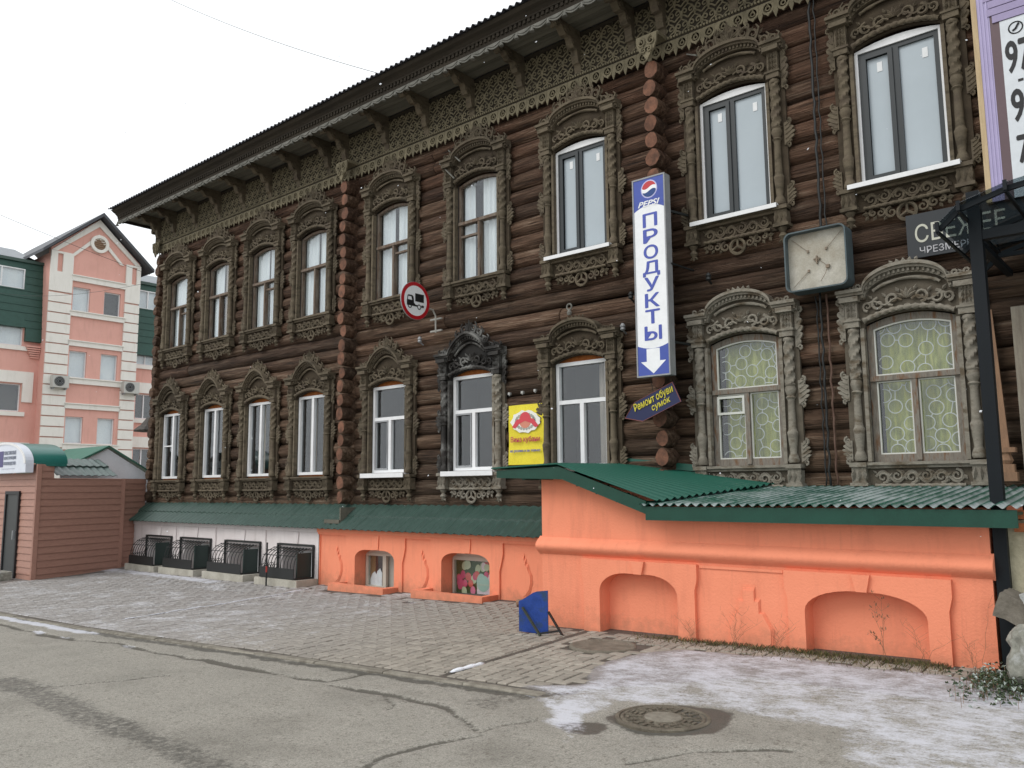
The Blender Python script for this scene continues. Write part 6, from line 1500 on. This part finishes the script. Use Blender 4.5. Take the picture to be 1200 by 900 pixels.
mb.build("tower_roof", pm("dark_roof_metal", (.06, .065, .075), (.08, .085, .095), scale=3, rough=.5), pk)
# wings
mans = pm("green_mansard_tile", (.014, .06, .045), (.02, .075, .058), scale=6, rough=.45, spec=.45)
def wing(y0, y1, wins, zs_):
    DX = -.7
    hs = [[(a, p), (b, p), (b, q), (a, q)] for a, b, p, q in wins]
    mb = MB(); mb.plate([(y0, -2.6), (y1, -2.6), (y1, 8.3), (y0, 8.3)], [h for h in hs if h[2][1] < 8.25], 0, .25, TP(DX)); w = mb.build("wing_wall", pinkm, pk)
    for a, b, p, q in wins: pwin(a, b, p, q, DX, True, pk, dark=(q < 5.2))
    for a, b, p, q in wins:
        if q < 8.2: mb = MB(); mb.plate([(a-.12, p-.22), (b+.2, p-.22), (b+.2, p-.02), (a-.12, p-.02)], (), -.1, -.002, TP(DX)); mb.build("sill", whm, w)
        if q < 5.2: mb = MB(); mb.plate([(a-.3, q+.05), (b+.05, q+.05), (b+.05, p+.45), (b+.5, p+.45), (b+.5, q+.6), (a-.3, q+.6)], (), -.08, -.003, TP(DX)); mb.build("window_surround", whm, w)
    return w
def mansard(y0, y1, wins, low):
    DX = -.55; o = [(y0, 7.75), (low[0], 7.75), (low[0], 7.1), (low[1], 7.1), (low[1], 7.75), (y1, 7.75), (y1, 10.95), (y0, 10.95)] if low else [(y0, 7.1), (y1, 7.1), (y1, 10.95), (y0, 10.95)]
    T_ = lambda x, y, z: (XP+DX-y-.1*(z-7.75), x, z)
    mb = MB(); mb.plate(o, [[(a, p), (b, p), (b, q), (a, q)] for a, b, p, q in wins if q > 8.3], 0, .3, T_)
    m_ = mb.build("mansard", mans, pk)
    zz = 7.75
    while zz < 10.9:
        n = 0; iv = [(y0, y1)]
        for a, b, p, q in wins:
            if p-.05 < zz < q+.05: iv = [r for s_ in iv for r in ((s_[0], min(s_[1], a)), (max(s_[0], b), s_[1])) if r[1]-r[0] > .05]
        for a, b in iv: mb = MB(); mb.plate([(a, zz), (b, zz), (b, zz+.05), (a, zz+.05)], (), -.03, -.002, T_); mb.build("tile_course", mans, m_)
        zz += .36
    mb = MB(); mb.plate([(y0, 10.95), (y1, 10.95), (y1, 11.1), (y0, 11.1)], (), -.12, .3, T_); mb.build("gutter", M['tile_green'], m_)
    mb = MB(); mb.add([(XP-.8, y0, 11.0), (XP-.8, y1, 11.0), (XP-5, y1, 12.6), (XP-5, y0, 12.6), (XP-9, y0, 11.), (XP-9, y1, 11.)], [(0, 1, 2, 3), (3, 2, 5, 4)]); mb.build("wing_roof", grm, pk)
WL = [(2.2, 4.2, 9.62, 10.62), (2.2, 4.25, 6.87, 8.08), (2.2, 4.3, 3.75, 5.05), (2.2, 4.3, .4, 1.7), (-1.2, .9, 9.62, 10.62), (-1.2, .9, 6.87, 8.08), (-1.2, .9, 3.75, 5.05), (-1.2, .9, .4, 1.7)]
WR = [(9.7, 10.7, 9.62, 10.62), (9.7, 10.7, 6.6, 7.7), (9.75, 10.7, 3.75, 5.05), (9.75, 10.7, .9, 2.2)]
wing(-3.5, 5.0, WL, None); mansard(-3.5, 5.02, WL, (4.3, 5.02)); wing(9.33, 15, WR, None); mansard(9.33, 15, WR, None)
mb = MB(); mb.box(XP-8, XP-1.25, -3.5, 4.99, -2.6, 10.9); mb.box(XP-8, XP-1.25, 9.34, 15, -2.6, 10.9); mb.build("inner_block", M['room'], pk)
for i in range(6): mb = MB(); mb.plate([(4.35+.05*i, 6.9-i*.1), (4.98, 6.9-i*.1), (4.98, 6.83-i*.1), (4.35+.05*i, 6.83-i*.1)], (), -.25+.03*i, -.002, TP(-.7)); mb.build("corbel", pinkm, pk)
for (y0, y1, z0, z1), l in (((5.27, 6.0, 4.92, 5.5), "grey air conditioner unit on the tower's corner nearer the mansard wing"), ((8.62, 9.4, 4.92, 5.5), "grey air conditioner unit on the tower's corner nearer the log house")):
    ac = thing("air_conditioner", (XP+.3, (y0+y1)/2, z0), l, "air conditioner", "air conditioners on the pink tower")
    mb = MB(); mb.box(XP+.12, XP+.45, y0, y1, z0, z1); mb.build("casing", flat("grey_beige_casing", (.5, .5, .47)), ac)
    mb = MB(); cy, cz = y0+.3, (z0+z1)/2; mb.plate([(cy+.23*math.cos(2*PI*i/20), cz+.23*math.sin(2*PI*i/20)) for i in range(20)], (), -.47, -.451, TP()); mb.build("fan_grille", M['iron'], ac)
    mb = MB()
    for r_ in (.08, .14, .2): mb.tube([(XP+.475, cy+r_*math.cos(2*PI*i/16), cz+r_*math.sin(2*PI*i/16)) for i in range(16)], .008, 4, closed=True)
    mb.build("fan_guard", M['steel'], ac)
    mb = MB(); mb.box(XP+.1, XP+.4, y0+.05, y0+.1, z0-.08, z0-.001); mb.box(XP+.1, XP+.4, y1-.1, y1-.05, z0-.08, z0-.001); mb.build("bracket", M['steel'], ac)
# a few snowflakes in the air
def flake_mat():
    m, t, b = nodes("snowflake"); b.inputs["Base Color"].default_value = (.9, .92, .95, 1); b.inputs["Roughness"].default_value = .9
    tl = N(t, "ShaderNodeBsdfTranslucent"); tl.inputs[0].default_value = (.95, .97, 1, 1); ms = N(t, "ShaderNodeMixShader"); ms.inputs[0].default_value = .6
    t.links.new(b.outputs[0], ms.inputs[1]); t.links.new(tl.outputs[0], ms.inputs[2]); t.links.new(ms.outputs[0], t.nodes["Material Output"].inputs[0]); return m
mb = MB(); rr = random.Random(11)
for i in range(70):
    d = rr.uniform(2.2, 9.); x = rr.uniform(-.75, .62)*d; p = Vector((0, -10, 0))+fw*d+rx*x+ux*rr.uniform(-.2, .5)*d; r_ = rr.uniform(.0022, .0045); l_ = rr.uniform(1, 2.4); a = rr.uniform(-.8, .8)
    if p.y > -.5 or p.z < -1.3: continue
    e1 = Vector((math.cos(a), 0, math.sin(a)))*r_*l_; e2 = Vector((-math.sin(a), 0, math.cos(a)))*r_; e3 = Vector((0, r_, 0))
    mb.add([p+e1, p-e1, p+e2, p-e2, p+e3, p-e3], [(0, 2, 4), (2, 1, 4), (1, 3, 4), (3, 0, 4), (2, 0, 5), (1, 2, 5), (3, 1, 5), (0, 3, 5)])
tag(mb.build("snowflakes", flake_mat(), org=(-5, -5, 0)), "sparse snowflakes falling in front of the house", kind="stuff")
# ================================================================= lift everything to its height above the street datum
for o in list(scene.objects):
    if o.parent is None: o.location.z += ZC
